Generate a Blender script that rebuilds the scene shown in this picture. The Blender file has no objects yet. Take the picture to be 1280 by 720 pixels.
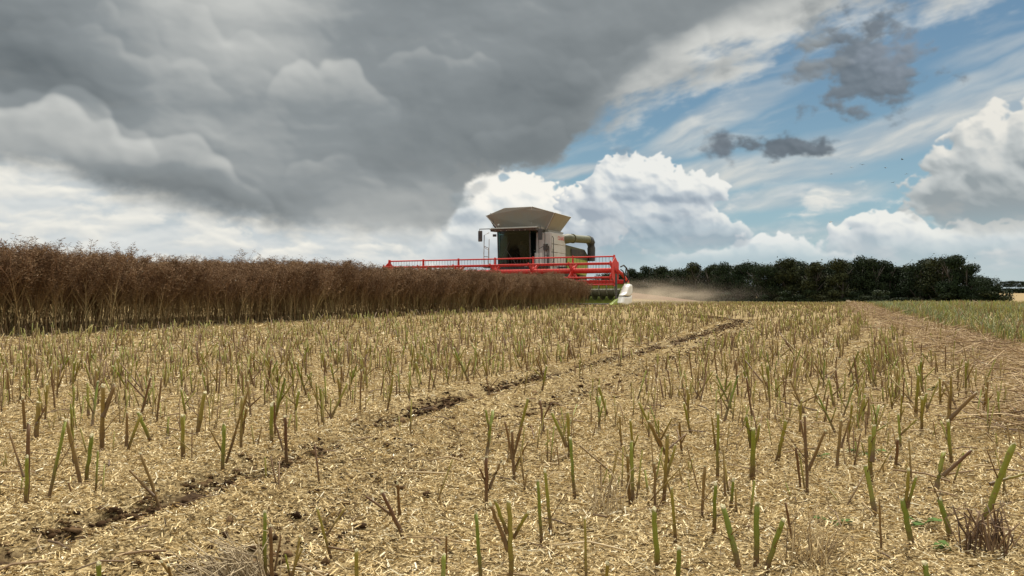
import bpy, bmesh, math, random
import numpy as np
from mathutils import Vector, Matrix

rng = np.random.default_rng(7)
random.seed(7)
scene = bpy.context.scene
COL = scene.collection
F = 1060.0 / 1280.0            # focal length over picture width
HZ = 375.0                     # row of the true horizon in the 1280 x 720 photograph

# ------------------------------------------------------------------ camera
cam_d = bpy.data.cameras.new("camera")
cam = bpy.data.objects.new("camera", cam_d)
COL.objects.link(cam)
cam.location = (0, 0, 0)
cam.rotation_euler = (math.radians(90) + math.atan((HZ - 360) / 1060), 0, 0)
cam_d.sensor_width = 36
cam_d.lens = 36 * F
cam_d.clip_start = 0.05
cam_d.clip_end = 20000
scene.camera = cam

# ------------------------------------------------------------------ light and exposure
SUN_EL, SUN_AZ = math.radians(54), math.radians(27)     # azimuth clockwise from +Y
world = bpy.data.worlds.new("World")
scene.world = world
world.use_nodes = True
sun_d = bpy.data.lights.new("sun", 'SUN')
sun_d.energy = 4.9
sun_d.angle = math.radians(5)
sun_d.color = (1.0, 0.945, 0.84)
sun = bpy.data.objects.new("sun", sun_d)
COL.objects.link(sun)
sd = Vector((math.sin(SUN_AZ) * math.cos(SUN_EL), math.cos(SUN_AZ) * math.cos(SUN_EL), math.sin(SUN_EL)))
sun.rotation_euler = sd.to_track_quat('Z', 'Y').to_euler()
vs = scene.view_settings
vs.view_transform = 'Standard'
vs.look = 'None'
vs.exposure = 0.0
vs.gamma = 1.0
vs.use_curve_mapping = False

# ------------------------------------------------------------------ node arithmetic
class V:
    """A socket in a node tree that can be added, multiplied and so on."""
    def __init__(s, t, sock): s.t, s.k = t, sock
    def _m(s, op, *o):
        n = s.t.nodes.new('ShaderNodeMath'); n.operation = op
        for i, a in enumerate((s,) + o):
            if isinstance(a, V): s.t.links.new(a.k, n.inputs[i])
            else: n.inputs[i].default_value = a
        return V(s.t, n.outputs[0])
    def __add__(s, o): return s._m('ADD', o)
    __radd__ = __add__
    def __sub__(s, o): return s._m('SUBTRACT', o)
    def __rsub__(s, o): return (s * -1.0) + o
    def __mul__(s, o): return s._m('MULTIPLY', o)
    __rmul__ = __mul__
    def __truediv__(s, o): return s._m('DIVIDE', o)
    def max(s, o): return s._m('MAXIMUM', o)
    def min(s, o): return s._m('MINIMUM', o)
    def smax(s, o, k): return s._m('SMOOTH_MAX', o, k)
    def pow(s, o): return s._m('POWER', o)
    def abs(s): return s._m('ABSOLUTE')
    def sqrt(s): return s._m('SQRT')
    def step(s, a, b, lo=0.0, hi=1.0):
        n = s.t.nodes.new('ShaderNodeMapRange'); n.interpolation_type = 'SMOOTHSTEP'
        s.t.links.new(s.k, n.inputs['Value'])
        for nm, x in (('From Min', a), ('From Max', b), ('To Min', lo), ('To Max', hi)):
            if isinstance(x, V): s.t.links.new(x.k, n.inputs[nm])
            else: n.inputs[nm].default_value = x
        return V(s.t, n.outputs[0])
    def lin(s, a, b, lo=0.0, hi=1.0):
        n = s.t.nodes.new('ShaderNodeMapRange')
        s.t.links.new(s.k, n.inputs['Value'])
        for nm, x in (('From Min', a), ('From Max', b), ('To Min', lo), ('To Max', hi)):
            n.inputs[nm].default_value = x
        return V(s.t, n.outputs[0])

def vec(t, x, y, z=0.0):
    n = t.nodes.new('ShaderNodeCombineXYZ')
    for i, a in enumerate((x, y, z)):
        if isinstance(a, V): t.links.new(a.k, n.inputs[i])
        else: n.inputs[i].default_value = a
    return V(t, n.outputs[0])

def noise(t, v, scale, detail=4, rough=0.55, dist=0.0, lac=2.0):
    n = t.nodes.new('ShaderNodeTexNoise')
    t.links.new(v.k, n.inputs['Vector'])
    n.inputs['Scale'].default_value = scale
    n.inputs['Detail'].default_value = detail
    n.inputs['Roughness'].default_value = rough
    n.inputs['Distortion'].default_value = dist
    n.inputs['Lacunarity'].default_value = lac
    return V(t, n.outputs[0])

def voro(t, v, scale, detail=2, rough=0.5, smooth=0.6):
    n = t.nodes.new('ShaderNodeTexVoronoi'); n.feature = 'SMOOTH_F1'
    t.links.new(v.k, n.inputs['Vector'])
    n.inputs['Scale'].default_value = scale
    n.inputs['Detail'].default_value = detail
    n.inputs['Roughness'].default_value = rough
    n.inputs['Smoothness'].default_value = smooth
    return V(t, n.outputs['Distance'])

def mix(t, f, a, b):
    n = t.nodes.new('ShaderNodeMix'); n.data_type = 'RGBA'
    for s, x in ((n.inputs[0], f), (n.inputs[6], a), (n.inputs[7], b)):
        if isinstance(x, V): t.links.new(x.k, s)
        elif isinstance(x, (tuple, list)): s.default_value = (*x[:3], 1)
        else: s.default_value = x
    return V(t, n.outputs[2])

def curve(t, x, pts, lo, hi, vlo, vhi):
    """Float curve through pts (x, value)."""
    n = t.nodes.new('ShaderNodeFloatCurve')
    c = n.mapping.curves[0]
    q = [((a - lo) / (hi - lo), (b - vlo) / (vhi - vlo)) for a, b in pts]
    while len(c.points) < len(q): c.points.new(0.5, 0.5)
    for p, (a, b) in zip(c.points, q):
        p.location = (a, b); p.handle_type = 'AUTO_CLAMPED'
    n.mapping.update()
    t.links.new(x.lin(lo, hi).k, n.inputs['Value'])
    return V(t, n.outputs[0]) * (vhi - vlo) + vlo

def srgb(r, g, b):
    f = lambda c: c / 12.92 if c <= 0.04045 else ((c + 0.055) / 1.055) ** 2.4
    return tuple(f(x / 255.0) for x in (r, g, b))

# ------------------------------------------------------------------ sky: clear air behind, clouds computed here as fields of azimuth and elevation
SKY_U0, SKY_U1, SKY_V0, SKY_V1 = -0.80, 0.80, -0.03, 0.57
SKY_W, SKY_H = 1760, 660

def sstep(x, a, b):
    t = np.clip((x - a) / (b - a), 0, 1)
    return t * t * (3 - 2 * t)

def perlin(x, y, seed):
    r = np.random.default_rng(seed)
    perm = r.permutation(256)
    ang = r.random(256) * 2 * np.pi
    gx, gy = np.cos(ang), np.sin(ang)
    xi = np.floor(x).astype(int); yi = np.floor(y).astype(int)
    xf = x - xi; yf = y - yi
    def g(ix, iy, dx, dy):
        h = perm[(perm[ix & 255] + iy) & 255]
        return gx[h] * dx + gy[h] * dy
    uu = xf ** 3 * (xf * (xf * 6 - 15) + 10); vv = yf ** 3 * (yf * (yf * 6 - 15) + 10)
    a = g(xi, yi, xf, yf); b = g(xi + 1, yi, xf - 1, yf)
    c = g(xi, yi + 1, xf, yf - 1); d = g(xi + 1, yi + 1, xf - 1, yf - 1)
    return ((a + (b - a) * uu) * (1 - vv) + (c + (d - c) * uu) * vv) * 1.41

def fbm(x, y, seed, octv=5, gain=0.5, lac=2.03):
    s = 0.0; a = 1.0; n = 0.0
    for o in range(octv):
        s = s + a * perlin(x + 17.3 * o, y - 9.1 * o, seed + o)
        n += a; a *= gain; x = x * lac; y = y * lac
    return s / n

def blur(a, s):
    """Gaussian blur, sigma s pixels, separable."""
    k = int(3 * s) + 1
    w = np.exp(-0.5 * (np.arange(-k, k + 1) / s) ** 2); w /= w.sum()
    p = np.pad(a, ((0, 0), (k, k)), 'edge')
    b = sum(w[i] * p[:, i:i + a.shape[1]] for i in range(2 * k + 1))
    p = np.pad(b, ((k, k), (0, 0)), 'edge')
    return sum(w[i] * p[i:i + a.shape[0], :] for i in range(2 * k + 1))

def cloud_image():
    u = np.linspace(SKY_U0, SKY_U1, SKY_W)[None, :].repeat(SKY_H, 0)
    v = np.linspace(SKY_V0, SKY_V1, SKY_H)[:, None].repeat(SKY_W, 1)
    # picture-like coordinates in milliradians: x right of straight ahead, y up from the horizon
    U, W = u * 1000.0, v * 1000.0
    px2u = lambda px: 1000 * math.atan((px - 640) / 1060)
    py2v = lambda py, px=640: 1000 * math.atan((HZ - py) / 1060 * math.cos(math.atan((px - 640) / 1060)))
    K = 0.94                                                # photo pixels to milliradians
    w1 = fbm(U / 150, W / 110, 11, 5); w2 = fbm(U / 150, W / 110, 31, 5)
    f1 = fbm(U / 40, W / 30, 51, 5); f2 = fbm(U / 40, W / 30, 71, 5)
    col = np.zeros((SKY_H, SKY_W, 3)); al = np.zeros((SKY_H, SKY_W))
    def over(m, c):
        nonlocal col, al
        m = np.clip(m, 0, 1)
        c = np.asarray(c, float)
        na = m + al * (1 - m)
        col = (c * m[..., None] + col * (al * (1 - m))[..., None]) / np.maximum(na, 1e-6)[..., None]
        al = na
    def lerp(f, a, b):
        f = np.clip(f, 0, 1)[..., None]
        return np.asarray(a) * (1 - f) + np.asarray(b) * f
    def blob(px, py, ax, ay, rot=0.0, wu=14.0, wv=10.0):
        du, dv = U + w1 * wu - px2u(px), W + w2 * wv - py2v(py, px)
        c, s = math.cos(rot), math.sin(rot)
        e1 = (du * c + dv * s) / (ax * K); e2 = (dv * c - du * s) / (ay * K)
        return 1.0 - np.sqrt(e1 * e1 + e2 * e2)
    # moist air low down
    over(sstep(W, 250, 5) * 0.60, srgb(164, 192, 210))
    # cirrus, climbing to the right
    a = math.radians(15)
    r1 = (U + w1 * 20) * math.cos(a) + (W + w2 * 14) * math.sin(a)
    r2 = (W + w2 * 14) * math.cos(a) - (U + w1 * 20) * math.sin(a)
    ci = fbm(r1 / 170, r2 / 26, 91, 6, 0.56) + 0.35 * fbm(r1 / 60, r2 / 12, 97, 5, 0.55)
    tex = np.clip(0.86 + ci * 0.55, 0.0, 1.12)
    cm = 0.03 + sstep(ci, 0.08, 0.5) * 0.14
    for (px, py, ax, ay, ro, k, e) in ((1165, 156, 235, 30, .17, .95, .55), (1215, 108, 150, 15, .30, .5, .6), (890, 152, 130, 22, .42, .8, .6), (860, 186, 120, 13, .1, .6, .6),
                                    (935, 216, 150, 24, .04, .85, .6), (985, 246, 130, 16, .06, .7, .6), (1010, 290, 260, 18, 0, .35, .8), (1260, 60, 90, 14, .2, .35, .7),
                                    (720, 212, 70, 9, .05, .8, .6)):
        cm = np.maximum(cm, sstep(blob(px, py, ax, ay, ro, 26, 14), -0.12, e) * k * tex)
    over(np.clip(cm, 0, 0.95), lerp(sstep(ci, -0.3, 0.4), srgb(178, 188, 194), srgb(212, 214, 210)))
    # broken bank along the horizon: rows of small flat cumulus in milky air
    milk = sstep(U, 60, -60) * sstep(W, 215, 120) + 0.55 * sstep(W, 75, 20)
    over(np.clip(milk, 0, 1) * 0.86, lerp(0.5 + w1 * 0.8 + f1 * 0.25, srgb(184, 193, 198), srgb(218, 222, 222)))
    def bank(seed, sx, sy, thr, soft, lightc, darkc, amt, region):
        n = fbm((U + w1 * 40 + f1 * 6) / sx, (W + w2 * 10 + f2 * 5) / sy, seed, 6, 0.55) + region
        h = blur(np.maximum(n - thr, 0), 1.6)
        gy, gx = np.gradient(h)
        sh = 0.44 - gy * 5.5 - gx * 2.0 + (n - thr) * 0.5
        over(sstep(n, thr - soft, thr + soft) * amt, lerp(sh, darkc, lightc))
    reg = 0.30 * sstep(U, 0, -140) + 0.08 * sstep(U, 80, 0) - 0.5 * sstep(W, 95, 190)
    bank(120, 100, 34, 0.22, 0.22, srgb(232, 233, 229), srgb(186, 195, 200), 0.75, reg)
    bank(140, 62, 22, 0.40, 0.20, srgb(250, 246, 234), srgb(206, 210, 210), 0.9, reg + 0.18 * sstep(W, 60, 110) - 0.15 * sstep(W, 50, 30))
    # cumulus: heaped ellipses roughened by billow noise, lit as a relief
    def billow(x, y, seed, octv, gain=0.55):
        t = 0.0; a = 1.0; n = 0.0
        for o in range(octv):
            t = t + a * (1.0 - 2.6 * np.abs(perlin(x + 5.1 * o, y + 7.7 * o, seed + o))); n += a
            a *= gain; x = x * 1.95; y = y * 1.95
        return t / n
    def cumulus(parts, seed, light, mid, dark, base, top, amt=1.0, size=30.0, rough=0.5, Ld=(0.50, 0.80, 0.33), bias=0.0, soft=60.0):
        bw = billow((U + f1 * size * 0.22 + w1 * 10) / size, (W + f2 * size * 0.20 + w2 * 8) / (size * 0.86), 400 + seed, 6)
        Fm = None
        for (px, py, ax, ay) in parts:
            e = blob(px, py, ax, ay, 0.0, 14, 10)
            Fm = e if Fm is None else np.log(np.exp(9 * np.maximum(Fm, -3)) + np.exp(9 * np.maximum(e, -3))) / 9
        low = sstep(W, py2v(base), py2v(base) + soft)            # ragged above, melting away below
        D = Fm + (bw + 0.5 * billow((U + w1 * 16) / (size * 2.1), (W + w2 * 12) / (size * 1.8), 440 + seed, 2)) * rough * (0.35 + 0.65 * low)
        m = sstep(blur(D, 0.7), 0.0, 0.10 + 0.35 * (1 - low))
        hgt = size * 1.5 * np.sqrt(np.clip(D, 0, 1.2)) + 9.0 * bw
        def lam(h, k):
            gy, gx = np.gradient(h, 1000 * (SKY_V1 - SKY_V0) / (SKY_H - 1), 1000 * (SKY_U1 - SKY_U0) / (SKY_W - 1))
            return (-gx * k * Ld[0] - gy * k * Ld[1] + Ld[2]) / np.sqrt((gx * gx + gy * gy) * k * k + 1)
        h1, h2, h3 = blur(hgt, 0.9), blur(hgt, 3.0), blur(hgt, 9.0)
        g = np.clip((W - py2v(base)) / (py2v(top) - py2v(base)), 0, 1)
        sh = 0.15 * lam(h1, 0.5) + 0.30 * lam(h2, 0.8) + 0.55 * lam(h3, 1.4) + np.clip((h1 - h3) * 0.012, -0.14, 0.16)
        sh = sh * (0.22 + 0.85 * g) + 0.34 * (g - 0.55) + 0.40 + w1 * 0.30 + f2 * 0.10 + bias - 0.42 * sstep(blur(D, 3), 0.12, 0.75) * (1.25 - g)
        c = np.where((sh < 0.5)[..., None], lerp(sh / 0.5, dark, mid), lerp((sh - 0.5) / 0.5, mid, light))
        over(m * sstep(W, py2v(base) - 8, py2v(base) + soft) * amt, c)
    cumulus([(1115, 312, 76, 32), (1100, 290, 40, 20), (1180, 318, 90, 22), (1275, 318, 110, 28)], 3, srgb(240, 240, 234), srgb(212, 217, 219), srgb(176, 188, 196), 352, 264, 0.95, 26, 0.42)
    cumulus([(955, 318, 56, 22), (890, 326, 60, 14), (1015, 326, 50, 12)], 55, srgb(242, 242, 238), srgb(210, 218, 222), srgb(180, 194, 204), 350, 290, 0.9, 22, 0.42)
    cumulus([(1300, 190, 74, 52), (1245, 214, 58, 46), (1200, 238, 40, 26), (1275, 252, 100, 40)], 108, srgb(236, 233, 224), srgb(196, 200, 199), srgb(150, 158, 161), 325, 140, 0.95, 34, 0.34)
    cumulus([(600, 262, 44, 48), (645, 258, 56, 36), (700, 280, 70, 40), (600, 310, 60, 40)], 212, srgb(250, 247, 238), srgb(220, 224, 223), srgb(176, 186, 193), 352, 208, 0.97, 30, 0.42, bias=0.12)
    cumulus([(790, 232, 44, 34), (748, 256, 42, 32), (848, 240, 44, 22), (884, 240, 22, 13), (805, 278, 84, 40), (880, 290, 44, 20), (760, 306, 110, 34), (925, 292, 20, 13)], 321,
            srgb(240, 240, 235), srgb(196, 204, 210), srgb(152, 165, 178), 352, 194, 0.96, 24, 0.44, bias=0.0, soft=90)
    # rain deck
    ep = [(-900, 140), (-620, 150), (px2u(0), py2v(212, 0)), (px2u(70), py2v(222, 70)), (px2u(150), py2v(250, 150)), (px2u(250), py2v(274, 250)), (px2u(340), py2v(290, 340)),
          (px2u(470), py2v(300, 470)), (px2u(548), py2v(302)), (px2u(563), py2v(284)), (px2u(575), py2v(248)), (px2u(592), py2v(226)), (px2u(625), py2v(216)), (px2u(672), py2v(212)), (px2u(700), py2v(200)),
          (px2u(728), py2v(176)), (px2u(800), py2v(152, 800)), (px2u(880), py2v(112, 880)), (px2u(960), py2v(92, 960)), (px2u(1010), py2v(60, 1010)), (px2u(1060), py2v(22, 1060)), (px2u(1200), py2v(4, 1200)),
          (px2u(1280), py2v(-24, 1280)), (720, 440), (900, 420)]
    e = np.interp(np.linspace(SKY_U0, SKY_U1, SKY_W) * 1000, [p[0] for p in ep], [p[1] for p in ep])
    kk = np.exp(-0.5 * (np.arange(-12, 13) / 5.0) ** 2); kk /= kk.sum()
    e = np.convolve(np.pad(e, 12, 'edge'), kk, 'valid')[None, :]
    right = sstep(U, px2u(690), px2u(800)); left = 1 - right
    jag = fbm(U / 46, W / 30, 161, 6, 0.56); jag2 = fbm(U / 16, W / 12, 171, 4, 0.55)
    gate = sstep(U, px2u(540), px2u(575))
    strk = fbm(r1 / 120, r2 / 30, 221, 6, 0.55)
    h = W - e + jag * (13 + 10 * right + 8 * gate * left) + strk * 52 * right + w1 * 30 * right + jag2 * (3 + 5 * right)
    dm = sstep(h, -5 - 10 * right - 7 * left * (1 - gate), 9 + 26 * right + 18 * left * (1 - gate))
    big = fbm((U + w1 * 45) / 210, (W + w2 * 35) / 95, 181, 5, 0.46)
    med = fbm((U + w1 * 30) / 85, (W + w2 * 24) / 48, 191, 5, 0.45)
    gy, gx = np.gradient(blur(med, 2.0)); gy2, gx2 = np.gradient(blur(big, 3.0))
    tone = 0.52 + big * 0.20 + med * 0.06 - (gy * 0.8 + gx * 0.5) * 1.1 - (gy2 * 0.8 + gx2 * 0.5) * 2.2
    def lump(seed, px, py, ax, ay, n, top, foot, amt, rot):
        """A soft billow in the deck: piled spheres, crisp on the upper right, melting downwards."""
        nonlocal tone
        r = np.random.default_rng(seed)
        cx, cy = px2u(px), py2v(py, px)
        H = np.zeros_like(U); c, s = math.cos(rot), math.sin(rot)
        xs = U + f1 * 12 + w1 * 18; ys = W + f2 * 11 + w2 * 14
        for _ in range(n):
            th = r.uniform(-0.1, math.pi + 0.1); q = math.sqrt(r.uniform(0, 1))
            R = min(ax, ay) * K * r.uniform(0.3, 0.62) * (1.1 - 0.4 * q)
            lx, ly = math.cos(th) * max(ax * K - R, 1) * q, math.sin(th) * max(ay * K - R, 1) * q
            x0, y0 = cx + lx * c - ly * s, cy + lx * s + ly * c
            qd = R * R - (xs - x0) ** 2 - (ys - y0) ** 2
            H = np.maximum(H, np.where(qd > 0, np.sqrt(np.maximum(qd, 0)) + R * (1 - q) * 0.6, 0))
        m = sstep(blur((H > 0).astype(float), 4.0), 0.3, 1.0) * (0.8 + 0.5 * w1)
        hb = blur(H, 5.0); gy, gx = np.gradient(hb)
        sh = np.clip(-(gy * 0.30 + gx * 0.12), -0.5, 0.7) * 0.17
        g = np.clip((W - (cy - ay * K * 0.25)) / (ay * K * 1.1), 0, 1)
        fade = sstep(W, cy - ay * K * 0.45, cy + ay * K * 0.15)
        tone = tone + amt * m * fade * (sh + foot + (top - foot) * g)
    lump(1, 80, 262, 262, 140, 30, 0.20, -0.06, 1.0, -0.20)
    lump(2, 40, 205, 150, 78, 18, 0.16, -0.06, 0.9, -0.1)
    lump(13, 425, 150, 104, 72, 18, 0.22, -0.06, 0.85, -0.28)
    lump(4, 415, 250, 80, 60, 12, 0.10, -0.06, 0.7, -0.5)
    lump(5, 190, 120, 170, 60, 16, 0.07, -0.04, 0.8, -0.3)
    lump(6, 560, 120, 130, 60, 16, 0.10, -0.05, 0.7, -0.2); lump(7, 250, 60, 150, 50, 16, 0.10, -0.05, 0.6, -0.2); lump(8, 640, 210, 120, 60, 18, 0.08, -0.06, 0.7, 0.2)
    lump(9, 760, 110, 150, 54, 18, 0.10, -0.05, 0.7, 0.35); lump(14, 270, 290, 120, 50, 16, 0.10, -0.04, 0.7, -0.1)
    def patch(px, py, ax, ay, k, rot=0.0):
        nonlocal tone
        tone = tone + sstep(blob(px, py, ax, ay, rot, 40, 26), -0.35, 0.8) * k
    for p in ((10, 92, 140, 66, -0.24), (190, 240, 190, 34, -0.24, -0.16), (330, 276, 170, 22, -0.10, -0.1), (560, 150, 240, 70, -0.05, .1), (690, 110, 330, 60, -0.13, .42), (655, 188, 120, 34, -0.14, .25),
              (285, -4, 130, 30, 0.22), (870, 62, 180, 26, 0.20, .45), (245, 70, 170, 50, 0.08), (480, 262, 120, 44, 0.08), (960, 30, 160, 24, 0.10, .3), (640, 20, 250, 40, -0.08)):
        patch(*p)
    rimw = np.clip(1.0 - h / (78.0 + 50 * w2), 0, 1) * right
    tone = tone + rimw ** 1.5 * (0.42 + 0.75 * strk + 0.35 * jag) + 0.10 * strk * sstep(h, 170, 30) * right + np.clip(1 - h / 12.0, 0, 1) * left * 0.10
    tone = np.clip(tone, 0, 1)
    dc = np.where((tone < 0.5)[..., None], lerp(tone / 0.5, srgb(80, 88, 92), srgb(141, 147, 149)), lerp((tone - 0.5) / 0.5, srgb(141, 147, 149), srgb(226, 226, 220)))
    over(dm * 0.975, dc)
    # scud hanging in front
    sn = fbm(U / 34, W / 22, 211, 6, 0.55)
    def scud(px, py, ax, ay, k, rot, c, e=0.8):
        b = blob(px, py, ax, ay, rot, 34, 24) + sn * 1.15
        gy, gx = np.gradient(blur(sn, 1.5))
        over(sstep(b, 0.02, e) * k, lerp(0.45 - gy * 3 - gx * 2, srgb(*c), srgb(*(min(255, q + 44) for q in c))))
    scud(1082, 78, 86, 62, 0.95, 0, (92, 102, 111), 0.6); scud(1012, 82, 50, 22, 0.8, 0.3, (110, 118, 124)); scud(1014, 30, 38, 34, 0.7, 0.5, (124, 130, 132))
    scud(1130, 66, 52, 34, 0.5, 0, (122, 132, 144)); scud(900, 187, 36, 22, 0.95, -0.2, (90, 99, 108)); scud(978, 184, 64, 17, 0.97, -0.06, (84, 94, 103), 0.6)
    scud(770, 190, 22, 14, 0.5, 0, (120, 134, 146)); scud(580, 248, 22, 14, 0.7, 0, (128, 138, 142)); scud(600, 232, 30, 10, 0.5, 0.3, (134, 142, 146))
    return col, al

def build_sky():
    col, al = cloud_image()
    im = bpy.data.images.new("cloud_field", SKY_W, SKY_H, alpha=True, float_buffer=True)
    im.colorspace_settings.name = 'Non-Color'
    im.alpha_mode = 'CHANNEL_PACKED'
    buf = np.empty((SKY_H, SKY_W, 4), np.float32)
    buf[..., :3] = col; buf[..., 3] = al
    im.pixels.foreach_set(buf.ravel())
    im.update()
    t = world.node_tree
    t.nodes.clear()
    out = t.nodes.new('ShaderNodeOutputWorld')
    bg = t.nodes.new('ShaderNodeBackground')
    t.links.new(bg.outputs[0], out.inputs[0])
    sky = t.nodes.new('ShaderNodeTexSky'); sky.sky_type = 'NISHITA'
    sky.sun_disc = False
    sky.sun_elevation = SUN_EL
    sky.sun_rotation = SUN_AZ
    sky.air_density = 1.0; sky.dust_density = 0.3; sky.ozone_density = 0.6
    tc = t.nodes.new('ShaderNodeTexCoord')
    sp = t.nodes.new('ShaderNodeSeparateXYZ')
    t.links.new(tc.outputs['Generated'], sp.inputs[0])
    x, y, z = (V(t, sp.outputs[i]) for i in range(3))
    u = x._m('ARCTAN2', y); v = z._m('ARCSINE')
    sc = t.nodes.new('ShaderNodeVectorMath'); sc.operation = 'SCALE'
    t.links.new(sky.outputs[0], sc.inputs[0]); sc.operation = 'MULTIPLY'; sc.inputs[1].default_value = (0.043, 0.055, 0.056)
    ti = t.nodes.new('ShaderNodeTexImage'); ti.image = im; ti.extension = 'EXTEND'; ti.interpolation = 'Cubic'
    t.links.new(vec(t, u.lin(SKY_U0, SKY_U1), v.lin(SKY_V0, SKY_V1)).k, ti.inputs[0])
    front = mix(t, V(t, ti.outputs[1]), V(t, sc.outputs[0]), V(t, ti.outputs[0]))
    # overhead and behind the camera: unseen cover, brightened to add soft top light
    ov = noise(t, vec(t, x, y, z), 2.4, 3, 0.55, 0.2)
    cover = mix(t, ov.step(0.34, 0.66), (0.36, 0.39, 0.42), (OVERHEAD_FILL, OVERHEAD_FILL * 0.96, OVERHEAD_FILL * 0.88))
    cover = mix(t, v.step(.60, .12), cover, mix(t, ov.step(0.34, 0.66), (0.33, 0.36, 0.39), (.70, .70, .68)))
    away = u.abs().step(0.62, 0.79).max(v.step(0.44, 0.56))
    col = mix(t, away, front, cover)
    t.links.new(col.k, bg.inputs[0])
    bg.inputs[1].default_value = 1.0
    world.cycles.sampling_method = 'MANUAL'
    world.cycles.sample_map_resolution = 1024
OVERHEAD_FILL = 1.75
build_sky()

# ------------------------------------------------------------------ small helpers
def put(name, data, parent=None, loc=None, rot=None):
    o = bpy.data.objects.new(name, data)
    COL.objects.link(o)
    if parent is not None: o.parent = parent
    if loc is not None: o.location = loc
    if rot is not None: o.rotation_euler = rot
    return o

def tag(o, label=None, cat=None, group=None, kind=None):
    for k, x in (('label', label), ('category', cat), ('group', group), ('kind', kind)):
        if x: o[k] = x
    return o

def mesh_np(name, verts, faces, mats, attrs=None, smooth=False, mat_idx=None):
    """A mesh from numpy arrays; faces is one (n, k) array or a list of such arrays of different k."""
    fl = faces if isinstance(faces, list) else [faces]
    fl = [np.asarray(f, np.int32) for f in fl if len(f)]
    me = bpy.data.meshes.new(name)
    verts = np.asarray(verts, np.float32)
    nl = sum(f.size for f in fl); nf = sum(len(f) for f in fl)
    me.vertices.add(len(verts)); me.vertices.foreach_set('co', verts.ravel())
    me.loops.add(nl); me.loops.foreach_set('vertex_index', np.concatenate([f.ravel() for f in fl]))
    me.polygons.add(nf)
    sizes = np.concatenate([np.full(len(f), f.shape[1], np.int32) for f in fl])
    me.polygons.foreach_set('loop_start', np.concatenate([[0], np.cumsum(sizes)[:-1]]).astype(np.int32))
    if smooth: me.polygons.foreach_set('use_smooth', np.ones(nf, bool))
    for m in (mats if isinstance(mats, (list, tuple)) else [mats]): me.materials.append(m)
    if mat_idx is not None: me.polygons.foreach_set('material_index', np.asarray(mat_idx, np.int32))
    me.update(calc_edges=True)
    for k, a in (attrs or {}).items():
        at = me.attributes.new(k, 'FLOAT', 'POINT'); at.data.foreach_set('value', np.asarray(a, np.float32))
    me.validate()
    return me

def new_mat(name):
    m = bpy.data.materials.new(name); m.use_nodes = True
    t = m.node_tree
    return m, t, t.nodes['Principled BSDF']

def attr(t, name):
    n = t.nodes.new('ShaderNodeAttribute'); n.attribute_name = name
    return V(t, n.outputs['Fac'])

def island(t):
    return V(t, t.nodes.new('ShaderNodeNewGeometry').outputs['Random Per Island'])

def obj_coord(t):
    return V(t, t.nodes.new('ShaderNodeTexCoord').outputs['Object'])

def ramp(t, f, stops):
    n = t.nodes.new('ShaderNodeValToRGB')
    e = n.color_ramp.elements
    while len(e) < len(stops): e.new(0.5)
    for q, (p, c) in zip(e, stops):
        q.position = p; q.color = (*c, 1)
    t.links.new(f.k, n.inputs[0])
    return V(t, n.outputs[0])

def bump(t, bs, h, strength=0.5, dist=0.01):
    n = t.nodes.new('ShaderNodeBump')
    n.inputs['Strength'].default_value = strength; n.inputs['Distance'].default_value = dist
    t.links.new(h.k, n.inputs['Height']); t.links.new(n.outputs[0], bs.inputs['Normal'])

# ------------------------------------------------------------------ lie of the land (camera at z = 0)
_GY = np.array([-400, -60, 0, 6, 11.8, 16, 20.5, 25, 37, 60, 85, 100, 120, 150, 200, 280, 400, 620, 900, 1500, 7000.])
_GZ = np.array([-3, -.9, -.585, -.585, -.557, -.50, -.45, -.40, -.29, -.255, -.215, -.36, -.95, -2.2, -4.2, -5, -2, 5.8, 9, 5, -10.])
_dy = np.linspace(-400, 7000, 29601)
_dz = np.interp(_dy, _GY, _GZ)
_k = np.ones(17) / 17
_dz[17:-17] = np.convolve(np.convolve(_dz, _k, 'same'), _k, 'same')[17:-17]

def line_d(x, y, pts):
    """Distance to a polyline and position along it."""
    d = np.full(np.shape(x), 1e9)
    for (ax, ay), (bx, by) in zip(pts[:-1], pts[1:]):
        vx, vy = bx - ax, by - ay
        s = np.clip(((x - ax) * vx + (y - ay) * vy) / (vx * vx + vy * vy), 0, 1)
        d = np.minimum(d, np.hypot(x - ax - s * vx, y - ay - s * vy))
    return d

def g_base(x, y):
    x = np.asarray(x, float); y = np.asarray(y, float)
    z = np.interp(y, _dy, _dz)
    z = z - 0.011 * np.clip(x - 12, 0, 90) * sstep(y, 25, 85) * (1 - sstep(y, 150, 400))
    # a low rise with standing crop beyond the cut field, right of the machine
    rise = 2.05 * sstep(x, 33.0, 10.0) * sstep(y, 96, 112) * (1 - sstep(y, 118, 150)) * sstep(x, -60, -20)
    return z + rise

def ground_pt(px, py):
    a, b = (px - 640) / 1060, (HZ - py) / 1060
    lo = 1.2
    for y in np.geomspace(1.2, 400, 900):
        if b * y <= float(g_base(a * y, y)):
            hi = y
            for _ in range(25):
                m = (lo + hi) / 2
                if b * m <= float(g_base(a * m, m)): hi = m
                else: lo = m
            return a * hi, hi
        lo = y
    return a * 90, 90.0

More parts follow.
